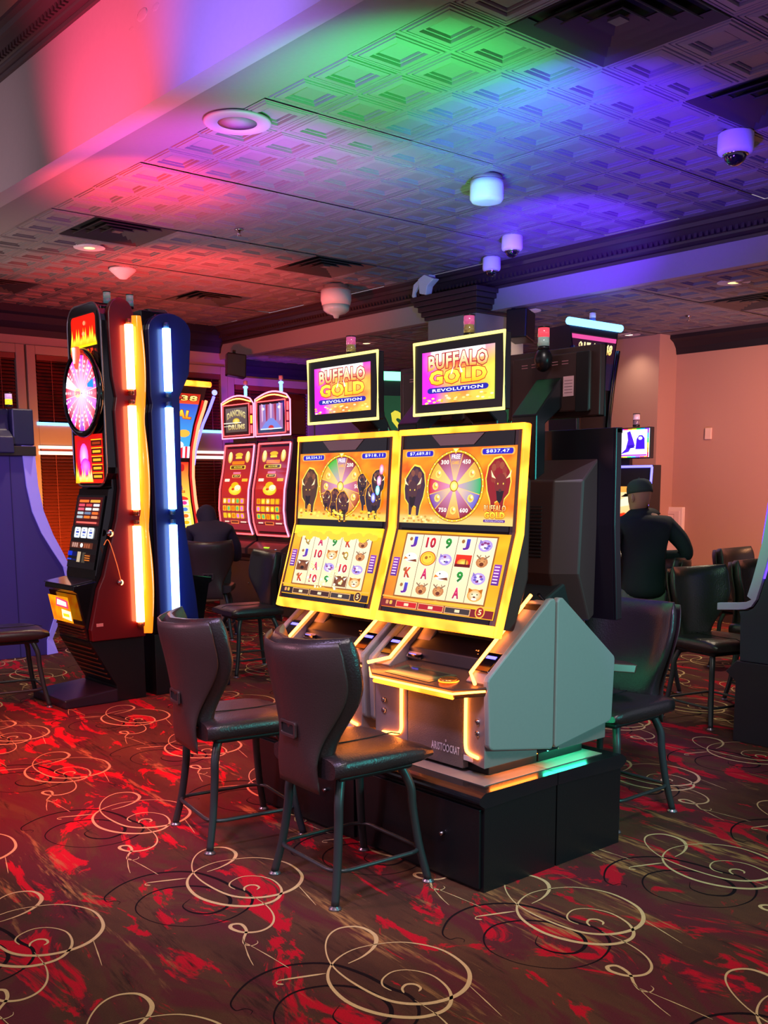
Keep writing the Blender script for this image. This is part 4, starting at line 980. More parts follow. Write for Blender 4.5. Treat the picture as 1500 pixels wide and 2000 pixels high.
# ================================================================== CHAIRS
def make_chair(label, loc, rz):
    """local: sitter faces +y"""
    t = thing('slot_chair', label, 'chair', loc, rz, 'black padded slot stools')
    # seat: two panels with a seam, waterfall front
    m = MB(); rings = []
    for k in range(9):
        y = -.185 + .40 * k / 8; w_ = .19 + .012 * math.sin(PI * k / 8); top = .490 + .006 * math.sin(PI * k / 8) - (.022 if k == 8 else .006 if k == 7 else 0) - (.006 if k == 0 else 0); bot = .414 + (.02 if k == 8 else .004 if k == 7 else 0)
        r_ = []
        for a in range(24):
            an = 2 * PI * a / 24; c, s_ = math.cos(an), math.sin(an)
            X = w_ * (abs(c) ** .38) * (1 if c >= 0 else -1); Z = (top + bot) / 2 + (top - bot) / 2 * (abs(s_) ** .55) * (1 if s_ >= 0 else -1)
            if s_ > .6 and abs(X) < .05: Z -= .004 * (1 - abs(X) / .05)
            if s_ > 0: Z -= .010 * (1 - (X / w_) ** 2) * math.sin(PI * k / 8) * .6
            r_.append((X, y, Z))
        rings.append(r_)
    m.loft(rings); st = m.build('seat', LEATHER, t)
    m = MB(); m.tube([(0.008, -.15 + .36 * k / 10, .4935 - .006 * math.sin(PI * k / 10) - (.012 if k == 10 else 0)) for k in range(11)], .0022, 6); m.build('seam', mat('seam_thread', '#0c0a0b', .7), st)
    m = MB(); m.box(-.15, .15, -.14, .16, .398, .420); m.build('seat_pan', BLACKM, t, bevel=.01)
    # backrest: one padded loft, wide wings on top, narrow waist
    def back(z0, z1, thf, y0off, n=22, wsc=1.0, inner=0):
        rings = []
        for k in range(n + 1):
            v = z0 + (z1 - z0) * k / n
            W_T = (.112, .108, .106, .112, .130, .154, .176, .190, .195, .192, .182, .178)
            q_ = min(10.999, v * 10); i_ = int(q_); f_ = q_ - i_; p0, p1, p2, p3 = W_T[max(0, i_ - 1)], W_T[i_], W_T[min(11, i_ + 1)], W_T[min(11, i_ + 2)]
            hw = .5 * (2 * p1 + (p2 - p0) * f_ + (2 * p0 - 5 * p1 + 4 * p2 - p3) * f_ * f_ + (-p0 + 3 * p1 - 3 * p2 + p3) * f_ ** 3)
            hw *= wsc * 1.12
            z = .365 + .50 * v; yc = -.190 - .085 * v ** 1.4 + y0off
            e_ = min(k, n - k) / n; th = thf * max(.22, math.sqrt(min(1, e_ / .10)))
            ring = []
            for a in range(28):
                an = 2 * PI * a / 28; c, s_ = math.cos(an), math.sin(an)
                u = (abs(c) ** .5) * (1 if c >= 0 else -1); q = (abs(s_) ** .8) * (1 if s_ >= 0 else -1)
                sm_ = min(1, max(0, v - .12) / .62); wing = .11 * sm_ * sm_ * (3 - 2 * sm_) * abs(u) ** 2.2
                zz = z + (.014 * u * u if v > .85 else 0)
                ring.append((hw * u, yc + wing + th * q, zz))
            rings.append(ring)
        return rings
    m = MB(); m.loft(back(.14, 1.0, .042, .036)); pad = m.build('backrest', LEATHER, t)
    m = MB(); m.loft(back(0, .975, .013, -.012, wsc=.985)); sh = m.build('back_shell', SHELL, t)
    for q in (-.045, .045):
        m = MB(); pts = []
        for k in range(12):
            v = .22 + .70 * k / 11; pts.append((q, -.190 - .085 * v ** 1.4 + .036 + .0425 + .0 * max(0, v - .25) / .75 * .06, .365 + .50 * v))
        m.tube(pts, .0016, 6); m.build('seam', mat('seam_thread', '#0c0a0b', .7), pad)
    # grip slot in the shell
    zc = .565; v = (zc - .365) / .50; yc = -.190 - .085 * v ** 1.4 - .012 - .013
    m = MB(); o_ = rrect(-.048, .048, zc - .026, zc + .028, .010); i_ = rrect(-.037, .037, zc - .014, zc + .018, .006); n = len(o_)
    m.loft([[(p[0], yc + .002, p[1]) for p in o_], [(p[0], yc - .006, p[1]) for p in o_], [(p[0], yc - .006, p[1]) for p in i_], [(p[0], yc + .004, p[1]) for p in i_]], caps=False, smooth=False)
    gp = m.build('grip', SHELL, t, bevel=.002)
    m = MB(); m.prism(i_, 'y', yc - .0008, yc + .001); m.build('grip_hole', mat('hole_black', '#08080a', .8), gp)
    # legs
    for sx in (-1, 1):
        for sy_ in (-1, 1):
            P = catmull([(sx * .125, sy_ * .120, .415), (sx * .150, sy_ * .146, .34), (sx * .156, sy_ * .152, .26), (sx * .170, sy_ * .168, .13), (sx * .190, sy_ * .192, .010)], 5)
            m = MB(); m.tube(P, [.0165 - .003 * i / len(P) for i in range(len(P))], 10); lg = m.build('leg', TUBE, t)
            m = MB(); m.lathe([(.001, .0), (.022, .0), (.020, .006), (.012, .012), (.012, .016)], (sx * .190, sy_ * .192, 0), 16); m.build('glide', SILVER, lg)
    fr = []
    for cx, cy, a0 in ((.125, .125, 0), (-.125, .125, 90), (-.125, -.125, 180), (.125, -.125, 270)):
        for k in range(5):
            a = math.radians(a0 + 22.5 * k); fr.append((cx + .058 * math.cos(a), cy + .058 * math.sin(a), .115))
    m = MB(); m.tube(fr, .0075, 8, closed=True); m.build('foot_ring', TUBE, t)
    return t
CH = make_chair('black padded stool in the foreground, nearest the camera, before the right bison cabinet', (2.087, 2.625, 0), -94)
def chair(x, y, rz, label): return dup(CH, (x, y, 0), rz, label)
chair(2.06, 3.30, -100, 'black padded stool behind the nearest one, before the left bison cabinet')
chair(2.245, 6.20, -100, 'stool cut off by the left edge of the photo, before the wheel cabinet')
chair(3.345, 2.49, 90, 'stool on the far side of the island with purple light on its backrest')
chair(5.13, 3.11, 167, 'stool at the right with blue-grey legs before the purple-trimmed cabinet')
chair(5.86, 3.15, 178, 'stool with a bright green stripe on its back, right of the blue-grey legged stool')
chair(6.82, 3.85, 180, 'farthest stool at the right edge, only its top showing above the green striped one')
chair(5.90, 4.50, -40, 'stool at the left elbow of the man in the cap, half hidden')
chair(5.62, 3.92, 50, 'stool the man in the cap sits on, its back under his right elbow')
chair(4.66, 7.80, -38, 'stool under the hooded person, its grip slot facing the camera')
chair(4.00, 6.18, 80, 'empty stool with blue sheen between the hooded person and the front cabinets')

# ================================================================== WHEEL CABINET AND ITS TWIN (light-tube towers)
def flame(a, x0, x1, y0, h, n, c0='#ffb010', c1='#ffe93a'):
    for k in range(n):
        x = x0 + (x1 - x0) * (k + .5) / n; w_ = (x1 - x0) / n * .8; hh = h * (.5 + .5 * abs(math.sin(k * 2.1 + 1)))
        a.poly([(x - w_, y0), (x + w_, y0), (x + w_ * .5, y0 + hh * .5), (x + w_ * .1, y0 + hh), (x - w_ * .5, y0 + hh * .45)], c0, [c0, c0, c1, '#ff6a10', c1])

def tower(loc, rz, label, kind):
    T = thing('slot_machine', label, 'slot machine', loc, rz, 'back to back light-tube cabinets')
    near = 1 if kind == 'wheel' else -1                       # side towards the aisle where the tubes show
    TOPZ = 2.42
    front = [(-.19, TOPZ), (-.19, 1.95), (-.165, 1.335), (-.185, 1.33), (-.30, .80), (-.30, .765), (-.445, .742), (-.45, .715), (-.425, .70), (-.365, .40), (-.0, .40), (-.0, TOPZ)]
    m = MB(); m.prism(front, 'x', -.215, .215); m.build('cabinet_body', GLOSS, T, bevel=.004)
    m = MB(); m.prism(rrect(-.24, .24, 1.34, TOPZ + .03, .12), 'y', -.205, -.09); hd = m.build('head', GLOSS, T, bevel=.008)
    m = MB(); m.tube([(p[0], -.203, p[1]) for p in rrect(-.236, .236, 1.345, TOPZ + .026, .12)], .006, 6, closed=True); m.build('head_trim', SILVER, hd)
    m = MB(); m.prism([(-.36, .385), (-.20, .10), (-.20, .07), (-.20, .0), (.0, .0), (.0, .398), (-.36, .398)], 'x', -.235, .235); m.build('base', LAM, T, bevel=.004)
    m = MB(); m.prism([(-.55, .0), (-.55, .055), (-.20, .085), (-.20, 0)], 'x', -.25, .25); m.build('toe_platform', mat('purple_black_platform', '#2a2434', .3), T, bevel=.008)
    m = MB()
    for k in range(7):
        t = k / 6; y, z = -.335 + .115 * t, .345 - .205 * t
        m.box(-.20, .20, y - .012, y - .004, z, z + .008)
    m.build('base_slats', mat('copper_slat', '#c07050', .3, .8), T)
    # wavy side panel with its fluorescent tubes
    sx = near
    if kind == 'wheel':
        P = [(.0, .40), (-.36, .40), (-.365, .47), (-.305, .72), (-.265, .80), (-.165, 1.15), (-.135, 1.33), (-.15, 1.80), (-.135, 1.88), (-.155, 2.0), (-.165, 2.28)] + [(-.08 + .085 * math.cos(math.radians(a)), 2.36 + .11 * math.sin(math.radians(a))) for a in range(170, -1, -17)] + [(.005, 1.9), (-.004, 1.85), (.005, 1.8), (.005, 1.2), (-.004, 1.14), (.005, 1.08)]
        pm = mat('red_black_side', '#660a14', .3, coat=.4); ty = -.048
    else:
        P = [(-.03, .40), (-.32, .40), (-.30, .62), (-.235, 1.1), (-.22, 1.30), (-.225, 1.9), (-.30, 2.05), (-.32, 2.3)] + [(-.17 + .15 * math.cos(math.radians(a)), 2.30 + .11 * math.sin(math.radians(a))) for a in range(170, -1, -17)] + [(-.02, 1.9), (-.03, 1.85), (-.02, 1.8)]
        pm = mat('blue_black_side', '#0c1458', .35, coat=.3); ty = -.13
    m = MB(); m.prism(P, 'x', sx * .2155 if sx > 0 else -.262, .262 if sx > 0 else -.2155); sp = m.build('side_panel', pm, T, bevel=.006)
    for z0, z1 in ((1.93, 2.31), (1.20, 1.83), (.50, 1.10)):
        m = MB(); m.lathe([(.001, z0), (.026, z0), (.026, z1), (.001, z1)], (sx * .292, ty, 0), 16); m.build('light_tube', TUBEW if kind == 'wheel' else TUBEB, sp)
        for zz in (z0 - .035, z1 + .002):
            m = MB(); m.lathe([(.001, zz), (.018, zz), (.018, zz + .033), (.001, zz + .033)], (sx * .292, ty, 0), 14); m.box(min(sx * .26, sx * .30), max(sx * .26, sx * .30), ty - .006, ty + .006, zz + .008, zz + .024); m.build('tube_socket', mat('copper_socket', '#a85a3a', .3, .6) if kind == 'wheel' else mat('blue_socket', '#3468a8', .3, .5), sp)
    if kind == 'wheel':
        # curved amber reflector strip between the towers, its reflected glow put in as emission
        m = MB(); L = []
        for k in range(49):
            z = .42 + 1.95 * k / 48; wv = .020 + .016 * abs(math.sin((z - .42) / .66 * PI)); 
            L.append(((.262, -.012, z), (.275 + .014 * math.sin(z * 9), .004, z), (.292, .012 + wv * .8, z), (.262, .020 + wv * 1.4, z)))
        m.loft([list(r) for r in L], closed=False, caps=False); m.build('reflector_strip', mat('emissive_amber_reflector', '#ff8a10', .12, em=(1, .22, .01), es=1.1, coat=.5), sp)
        lw = MB()
        for k in range(4): lw.tube(catmull([(.268, -.26 + .10 * 0, .99), (.290, -.24, 1.02), (.292, -.20, .90), (.288, -.17, .78), (.27, -.165, .76)], 5), .0026, 6); break
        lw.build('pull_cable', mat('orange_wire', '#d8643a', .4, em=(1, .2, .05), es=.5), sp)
        m = MB(); m.lathe([(.001, 0), (.022, 0), (.022, .008), (.001, .010)], (.262, -.215, 1.06), 18, ax='x'); m.lathe([(.001, .0), (.018, 0), (.018, .02), (.001, .022)], (.262, -.165, .755), 18, ax='x'); m.build('lock', CHROME, sp)
        m = MB(); m.box(.2621, .2632, -.33, -.285, .49, .51); m.build('side_label', mat('label_pink', '#e89a9a', .5), sp)
        # displays
        a = Art(plane_map((-.195, -.2065, 2.045), (.39, 0, 0), (0, 0, .345), (0, -1, 0)), .0002)
        a.rect(0, 1, 0, 1, '#1a0c0a').rr(.06, .94, .44, .98, .08, '#ff2408', '#f01404')
        flame(a, .04, .96, .46, .34, 11); a.rect(.02, .98, .43, .47, '#ffe010').rect(.02, .10, .0, .44, '#c8c818').rect(.86, .98, .02, .08, '#e8e020').rect(.02, .98, .04, .08, '#e8d818').rect(.11, .86, .09, .42, '#3a0806')
        a.text('SPITFIRE', .13, .84, .12, .39, '#ff3a14', '#d81008', bold=.02)
        a.ell(.56, .84, .05, .04, '#ff8a60', 8).ell(.52, .66, .05, .04, '#ffb070', 8)
        a.build('upper_display', hd, 1.2)
        wy = -.232
        m = MB(); m.lathe([(.22, .026), (.262, .020), (.272, 0), (.262, -.014), (.236, -.016), (.232, .0)], (0, wy, 1.915), 44, ax='y'); wh = m.build('wheel_rim', GLOSS, T)
        a = Art(plane_map((-.236, wy - .004, 1.915 - .236), (.472, 0, 0), (0, 0, .472), (0, -1, 0)), .0003)
        cs = ['#d818c8', '#e81830', '#e838d8', '#d01050', '#b828d0', '#e82030', '#f050d8', '#c81848', '#f4f0ff', '#e82038', '#d830c8', '#c01848', '#e848d8', '#e01828', '#a838d0', '#d81858', '#e838c8', '#e02030', '#d050e0', '#e81838']
        a.ell(.5, .5, .50, .50, '#20102c', 40); a.wheel(.5, .5, .485, .485, cs, .1, tips=['#ffd8ff'] * 20, lines='#fff0e0')
        for k in range(20):
            an = .1 + 2 * PI * (k + .5) / 20; a.up()
            for q in (.30, .36, .42): a.ell(.5 + q * math.cos(an), .5 + q * math.sin(an), .020, .020, '#fff2ff', 6)
        a.poly([(.80, .56), (.98, .54), (.97, .66), (.80, .60)], '#2a90f0')
        a.ell(.5, .5, .10, .06, '#f8e8b0', 12); a.text('SPIN', .43, .57, .475, .525, '#e020a0', bold=.03)
        a.build('wheel_face', wh, 1.15)
        m = MB(); m.prism([(-.03, 2.19), (.03, 2.19), (.045, 2.15), (.0, 2.06), (-.045, 2.15)], 'y', wy - .04, wy - .02); m.build('pointer', mat('red_pointer', '#ff2020', .3, em=(1, .05, .02), es=2), wh)
        m = MB(); m.prism([(-.012, 2.185), (.012, 2.185), (.0, 2.09)], 'y', wy - .048, wy - .041); m.build('pointer_light', mat('white_light', '#ffffff', .3, em=(1, .95, .9), es=2), wh)
        a = Art(plane_map((-.20, -.2065, 1.365), (.40, 0, 0), (0, 0, .30), (0, -1, 0)), .0002)
        a.field(0, 1, 0, 1, lambda u, w_: mixc(hx('#e82010'), hx('#c8100c'), w_), 4, 4)
        a.rr(.08, .58, .04, .90, .10, '#e01060', '#c80c20'); a.ell(.32, .55, .16, .28, '#ff48d0', 14, inner='#ffd8ff').ell(.36, .34, .18, .18, '#d020e0', 12, inner='#ff90ff'); flame(a, .04, .60, .02, .34, 7, '#ffd020', '#fff0a0'); flame(a, .0, .12, .0, .5, 2)
        for k in range(5): a.rect(.62, .98, .08 + k * .17, .19 + k * .17, '#401008').rect(.66, .94, .11 + k * .17, .16 + k * .17, '#ffb428' if k < 4 else '#a03010').rect(.62, .98, .20 + k * .17, .215 + k * .17, '#ffd820')
        a.build('lower_display', hd, 1.15)
        gm = plane_map((-.20, -.2035, 1.29), (.40, 0, 0), (0, -.098, -.455), (0, -1, .2))
        g2 = lambda u, v, h: gm(u, 1 - v, h)
        a = Art(g2, .0004); a.L = 2
        a.rect(0, 1, 0, 1, '#141014').rect(.06, .94, .585, .97, '#4a1014')
        for r_, cs_ in enumerate((('#ff7a30', '#ffb040'), ('#e85068', '#d84848', '#e8e8f0'), ('#e86078', '#e8f0f0', '#f0e8e0'), ('#c0d0d8', '#7080a0', '#f07030'), ('#b0c0c8', '#f08030', '#f0a078'))):
            for c_, cc in enumerate(cs_):
                wd = .8 / len(cs_); x = .10 + wd * c_; y = .90 - r_ * .055; a.rr(x + .02, x + wd - .03, y, y + .035, .012, cc)
        a.rr(.14, .88, .61, .635, .01, '#f06a60')
        a.rect(.02, .98, .40, .565, '#221c20')
        for k in range(3):
            x = .14 + k * .25; a.rr(x, x + .22, .41, .555, .03, '#e8f0ff', '#ffffff'); a.rect(x + .07, x + .15, .44, .455, '#7090d8'); a.rect(x + .06, x + .17, .475, .50, '#4858b8'); a.rect(x + .08, x + .14, .515, .53, '#8090c8')
        a.rect(.10, .90, .27, .35, '#5a2c20').ell(.50, .31, .05, .03, '#ffffff', 12)
        for k in range(4): a.rect(.16 + k * .08, .21 + k * .08, .28, .34, '#c8988a') if k < 3 else None; a.rect(.60 + k * .08, .65 + k * .08, .28, .335, '#a8583a') if k < 3 else None
        a.rect(.06, .22, .16, .22, '#1030d0').rect(.06, .22, .10, .12, '#2848e0').rect(.42, .54, .08, .22, '#c8b090').rect(.68, .90, .10, .20, '#3a1a10')
        for k in range(3): a.rect(.70, .88, .11 + k * .03, .12 + k * .03, '#ff8a30')
        a.build('reel_glass', T, .95)
        a = Art(plane_map((-.175, -.4125, .505), (.30, 0, 0), (0, -.032, .165), (0, -1, -.2)), .0004); a.L = 4
        a.field(0, 1, 0, 1, lambda u, w_: mixc(hx('#f03808'), hx('#ffb010'), fbm(u * 4, w_ * 4, 8)), 12, 8)
        a.poly([(.3, .6), (.9, .55), (.95, .85), (.4, .95)], '#ff3868').poly([(.36, .66), (.84, .62), (.86, .80), (.44, .88)], '#fff0d0').poly([(.5, .15), (.95, .08), (.98, .45), (.55, .5)], '#fff8c0').rect(.58, .88, .22, .34, '#d0c820')
        a.build('belly_display', T, 1.25)
        m = MB()
        for k in range(4): m.box(-.19, .19, -.396 + k * .008, -.380 + k * .008, .478 - k * .020, .487 - k * .020)
        m.build('belly_slats', mat('copper_slat', '#c07050', .3, .8), T)
        m = MB(); m.prism([(-.445, .7435), (-.30, .7665), (-.30, .772), (-.445, .749)], 'x', -.235, .17); m.build('button_deck', mat('violet_sheen_deck', '#4a4458', .15, coat=.4), T)
    candle(T, .0, -.04, 2.455, 1.2, ('#8a9a98', '#5a8a90'))
    return T
tower((2.99, 6.09, 0), -90, 'tall wheel game cabinet with magenta prize wheel and warm white light tubes on its side', 'wheel')
tower((3.065, 6.09, 0), 90, 'tall cabinet with ice-blue light tubes standing back to back with the wheel cabinet', 'blue')

# ================================================================== CURVED-ARM CABINETS
def arch_cabinet(loc, rz, label, sideled, topled, mode, H=2.34, W=1.0):
    T = thing('slot_machine', label, 'slot machine', loc, rz, 'cabinets with curved light arms')
    k_ = H / 2.34
    def hw(z):
        pts = [(.0, .40), (.6, .44), (.95, .43), (1.2, .385), (1.45, .365), (1.7, .385), (1.95, .46), (2.1, .53), (2.34, .62)]
        z = z / k_
        for (a, b), (c, d) in zip(pts, pts[1:]):
            if z <= c: return W * (b + (d - b) * (z - a) / (c - a))
        return W * pts[-1][1]
    zs = [.62 * k_ + (1.70 * k_) * i / 20 for i in range(21)]
    m = MB(); m.loft([[(-hw(z) * .93, .0, z), (hw(z) * .93, .0, z), (hw(z) * .8, .30, z), (-hw(z) * .8, .30, z)] for z in zs], smooth=False); m.build('cabinet_body', BLACK, T)
    m = MB(); m.box(-.38, .38, .0, .42, 0, .62 * k_); m.build('base', LAM, T, bevel=.006)
    m = MB(); m.prism([(-.24, .70 * k_), (-.24, .66 * k_), (-.02, .60 * k_), (.0, .60 * k_), (.0, .80 * k_)], 'x', -.36, .36); m.build('button_deck', GLOSS, T, bevel=.006)
    for s_ in (-1, 1):
        zz = [.85 * k_ + (1.33 * k_) * i / 16 for i in range(17)]
        m = MB(); m.tube([(s_ * hw(z) * .97, -.015, z) for z in zz], .016, 8); m.build('arm_light', sideled, T)
        m = MB(); m.tube([(s_ * (hw(z) * .90), -.012, z) for z in zz], .011, 8); m.build('inner_arm', mat('deep_red_trim', '#b01018', .3, em=(1, .02, .02), es=.5) if mode == 'carnival' else GLOSS, T)
        if mode == 'blue': continue
        zo = [1.55 * k_ + .68 * k_ * i / 10 for i in range(11)]
        m = MB(); m.tube([(s_ * (hw(z) + .02 + .10 * (z / k_ - 1.55)), .02, z) for z in zo], .015, 8); m.build('outer_light', BLUEL if mode != 'green' else GREENL, T)
        m = MB(); m.sphere((s_ * (hw(2.25 * k_) + .09), .02, 2.27 * k_), .028, 12, 8); m.build('arm_tip', mat('blue_tip', '#6a80ff', .2, em=(.3, .4, 1), es=1.5), T)
    m = MB(); m.tube([(-.62 * W, -.01, H), (.60 * W, -.01, H)], .028, 10); m.build('top_light', topled, T)
    def cm(z0, z1, sc):
        return lambda u, v, h: ((2 * u - 1) * hw(z0 + (z1 - z0) * v) * sc, -.002 - h, z0 + (z1 - z0) * v)
    if mode == 'carnival':
        a = Art(cm(1.615 * k_, 2.24 * k_, .84), .0004)
        a.field(0, 1, 0, 1, lambda u, w_: mixc(hx('#2838c0'), hx('#38b8f0'), 1 - w_ * 1.1), 8, 8)
        a.rect(0, 1, .84, 1, '#e04828', '#b02010').text('$1,908.38', .10, .97, .87, .97, '#ffe890', '#f0a020', out='#601008', bold=.03)
        for k in range(12): a.rect(k / 12, (k + .5) / 12, 0, .18, '#f02030')
        for k in range(12): a.rect((k + .5) / 12, (k + 1) / 12, 0, .18, '#ffe8f0')
        a.text('Great', .40, .72, .735, .80, '#ffffff', bold=.03); a.text('CARNIVAL', .10, .93, .60, .73, '#ffe040', '#f08010', out='#a01820', bold=.05, arc=.02)
        a.ell(.5, .42, .30, .17, '#58c8f8', 20, inner='#e0f8ff').ell(.55, .44, .10, .07, '#2878c0', 10)
        for (x, y, c) in ((.72, .30, '#f08020'), (.30, .32, '#ffd040'), (.86, .38, '#f8b040'), (.60, .22, '#ffffff'), (.44, .20, '#f8f0ff'), (.78, .20, '#fff0e0')): a.ell(x, y, .10, .06, c, 10)
        a.build('upper_display', T, 1.15)
        a = Art(cm(.93 * k_, 1.575 * k_, .84), .0004)
        a.field(0, 1, 0, 1, lambda u, w_: mixc(hx('#f8d850'), hx('#e02818'), max(0, w_ * 1.8 - .8)), 4, 10)
        a.rr(.10, .92, .86, .97, .04, '#c01818').text('$908.38', .2, .86, .885, .945, '#ffe890', bold=.02).ell(.45, .60, .42, .20, '#4838c8', 20).rr(.30, .80, .76, .81, .02, '#40b050').text('CARNIVAL', .12, .90, .54, .64, '#ffd838', '#f08018', out='#a01820', bold=.05)
        a.ell(.5, .44, .46, .07, '#e83020', 20)
        for i in range(5):
            for j in range(4):
                a.rect(.06 + i * .18, .22 + i * .18, .04 + j * .10, .125 + j * .10, random.choice(['#fff0b0', '#f8e8a0', '#ffe8d0'])); a.ell(.14 + i * .18, .083 + j * .10, .05, .030, random.choice(['#f8c020', '#e06818', '#d83090', '#4880d0', '#30a848', '#e8b010']), 8)
        a.build('lower_display', T, 1.1)
    elif mode == 'blue':
        a = Art(cm(1.9 * k_, 2.27 * k_, .88), .0004)
        a.rect(0, 1, 0, 1, '#281020').rect(0, 1, .90, .98, '#d04890').text('$17,697.48', .12, .93, .62, .86, '#fff0b0', '#ffb030', bold=.05, shear=.2).rect(0, 1, .0, .5, '#18102a')
        a.build('upper_display', T, 1.2)
    else:
        a = Art(cm(1.5 * k_, 2.2 * k_, .84), .0004)
        a.rect(0, 1, 0, 1, '#0c5a30', '#084020').text('S8', .02, .25, .45, .85, '#f0e040', bold=.03)
        a.build('upper_display', T, .8)
    candle(T, .1, .1, H + .02, 1.3, ('#c8c0d0', '#6080c0'))
    return T
arch_cabinet((4.83, 8.95, 0), 6, 'carnival game cabinet with red curved arms behind the hooded person', mat('led_red_orange', '#300000', .5, em=(1, .22, .10), es=2.6), YEL, 'carnival')
arch_cabinet((6.40, 5.00, 0), 0, 'cabinet with a blue-white light bar over gold numbers, above the rear topper', GLOSS, CYANL, 'blue', 2.54, .52)
arch_cabinet((4.72, 4.86, 0), -20, 'cabinet with a green light arch showing between the two bison toppers', GREENL, GREENL, 'green', 2.03)

# ================================================================== RED DRUM CABINETS
def drum_cabinet(loc, rz, label, v):
    T = thing('slot_machine', label, 'slot machine', loc, rz, 'pair of red framed drum cabinets')
    prof = [(-.02, .80), (-.075, .95), (-.09, 1.10), (-.075, 1.30), (-.03, 1.50), (.0, 1.68), (.015, 1.80)]
    m = MB(); m.prism([(.38, .55)] + [(.0, .55)] + prof + [(.38, 1.80)], 'x', -.315, .315); m.build('cabinet_body', mat('navy_black_body', '#1c1834', .3), T, bevel=.004)
    m = MB(); m.box(-.315, .315, .04, .42, .0, .545); m.build('base', mat('grey_steel_base', '#6a6462', .35, .6, var=.1), T, bevel=.006)
    m = MB(); m.prism([(-.16, .70), (-.16, .64), (.0, .58), (.0, .78), (-.06, .76)], 'x', -.30, .30); dk = m.build('button_deck', mat('brown_grey_deck', '#5a4a4a', .3), T, bevel=.006)
    m = MB(); m.box(-.05, .02, -.135, -.128, .72, .735); m.box(.12, .19, -.135, -.128, .72, .735)
    m = MB(); m.lathe([(.001, 0), (.025, 0), (.025, .008), (.001, .008)], (.20, -.13, .70), 16); m.build('spin_button', mat('pale_blue_button', '#a8c8e8', .2, em=(.5, .7, 1), es=.6), dk)
    m = MB(); m.box(-.02, .06, -.145, -.10, .712, .722); m.build('bill_light', mat('lime_light', '#a0d020', .3, em=(.5, 1, .05), es=1), dk)
    m = MB(); m.sphere((.05, .038, .30), .012, 10, 8, (1, .4, 1)); m.build('lock', CHROME, T)
    cm = curve_map(-.30, .30, prof)
    for x in (.03, .97):
        m = MB(); m.tube([cm(x, .04 + .92 * t / 14, .010) for t in range(15)], .0085, 8); m.build('edge_light', REDL if x < .5 else PINKL, T)
    for vv in (.04, .965):
        m = MB(); m.tube([cm(.03 + .94 * t / 6, vv, .010) for t in range(7)], .0085, 8); m.build('edge_light', REDL, T)
    a = Art(cm, .0003); a.L = 4
    a.field(.08, .92, .08, .93, lambda u, w_: mixc(hx('#8a2030'), hx('#c02018'), max(0, .9 - abs(w_ - .55) * 2.6)), 4, 20)
    for x in (.22, .78): a.ell(x, .84, .075, .060, '#e8a020', 12, inner='#fff4b0').ell(x, .87, .05, .03, '#ffe8a0', 10)
    a.ell(.5, .865, .12, .022, '#f0b030', 14).rr(.40, .60, .825, .845, .008, '#ffd040').rr(.30, .70, .765, .80, .012, '#f07818').rr(.25, .75, .715, .755, .014, '#ffd040').rr(.28, .72, .720, .750, .012, '#5a3010').text('$2,518.88', .38, .64, .727, .743, '#ffe850', bold=.02)
    a.rr(.38, .62, .665, .685, .010, '#e87090').rr(.36, .64, .625, .66, .012, '#f8a050').rr(.39, .61, .630, .655, .010, '#401810').text('$258.37', .43, .58, .636, .650, '#ffe880', bold=.02)
    a.rr(.14, .30, .585, .615, .01, '#e8d8c0').rr(.70, .88, .585, .615, .01, '#f0b030')
    a.ell(.52, .50, .20, .055, '#f8c018', 18, inner='#ffe860').ell(.50, .545, .12, .035, '#ffb010', 14).ell(.60, .52, .10, .03, '#fff0c0', 10).ell(.46, .505, .05, .012, '#c83010', 8)
    for i in range(5):
        for j in range(3):
            x, y = .15 + i * .145, .42 - j * .075 - .008
            a.rr(x, x + .12, y - .055, y, .012, '#f0a820' if (i + j + v) % 4 else '#d89018'); a.ell(x + .06, y - .028, .04, .022, random.choice(['#ffe040', '#f07010', '#d870d0', '#50b868', '#ffd8a0', '#f8b020']), 8)
    a.rect(.40, .66, .155, .185, '#f07838').rect(.42, .64, .160, .180, '#5a2420').rect(.20, .34, .165, .178, '#f0c8b0').rect(.72, .90, .165, .178, '#f0c8b0')
    a.build('main_display', T, 1.1)
    # topper box with an arched top
    A = [(-.30, 1.84), (.315, 1.84), (.315, 2.18)] + [(.315 - .63 * k / 10 * .98, 2.215 + .06 * math.sin(PI * k / 10)) for k in range(1, 11)]
    m = MB(); m.prism(A, 'y', -.02, .16); tp = m.build('topper', mat('dark_red_plastic', '#5a0c14', .3), T, bevel=.006)
    m = MB(); m.tube([(p[0], -.022, p[1]) for p in A], .008, 8, closed=True); m.build('frame_light', PINKL, tp)
    m = MB(); m.tube([(-.27, -.026, 1.865), (.235, -.026, 1.865), (.235, -.026, 2.185), (-.27, -.026, 2.185)], .006, 8, closed=True); m.build('inner_light', REDL, tp)
    for k, c in enumerate((REDL, YEL, REDL)):
        m = MB(); m.tube([(.275, -.024, 1.88 + k * .10), (.275, -.024, 1.96 + k * .10)], .011, 8); m.build('side_light', c if v else REDL, tp)
    m = MB(); m.tube([(-.28, -.022, 2.20)] + [(-.28 + .54 * k / 8, -.022, 2.20 + .045 * math.sin(PI * k / 8)) for k in range(1, 8)] + [(.27, -.022, 2.20)], .006, 8); m.build('arch_light', ORG, tp)
    a = Art(plane_map((-.262, -.0215, 1.872), (.49, 0, 0), (0, 0, .305), (0, -1, 0)), .0003); a.rect(0, 1, 0, 1, '#241016')
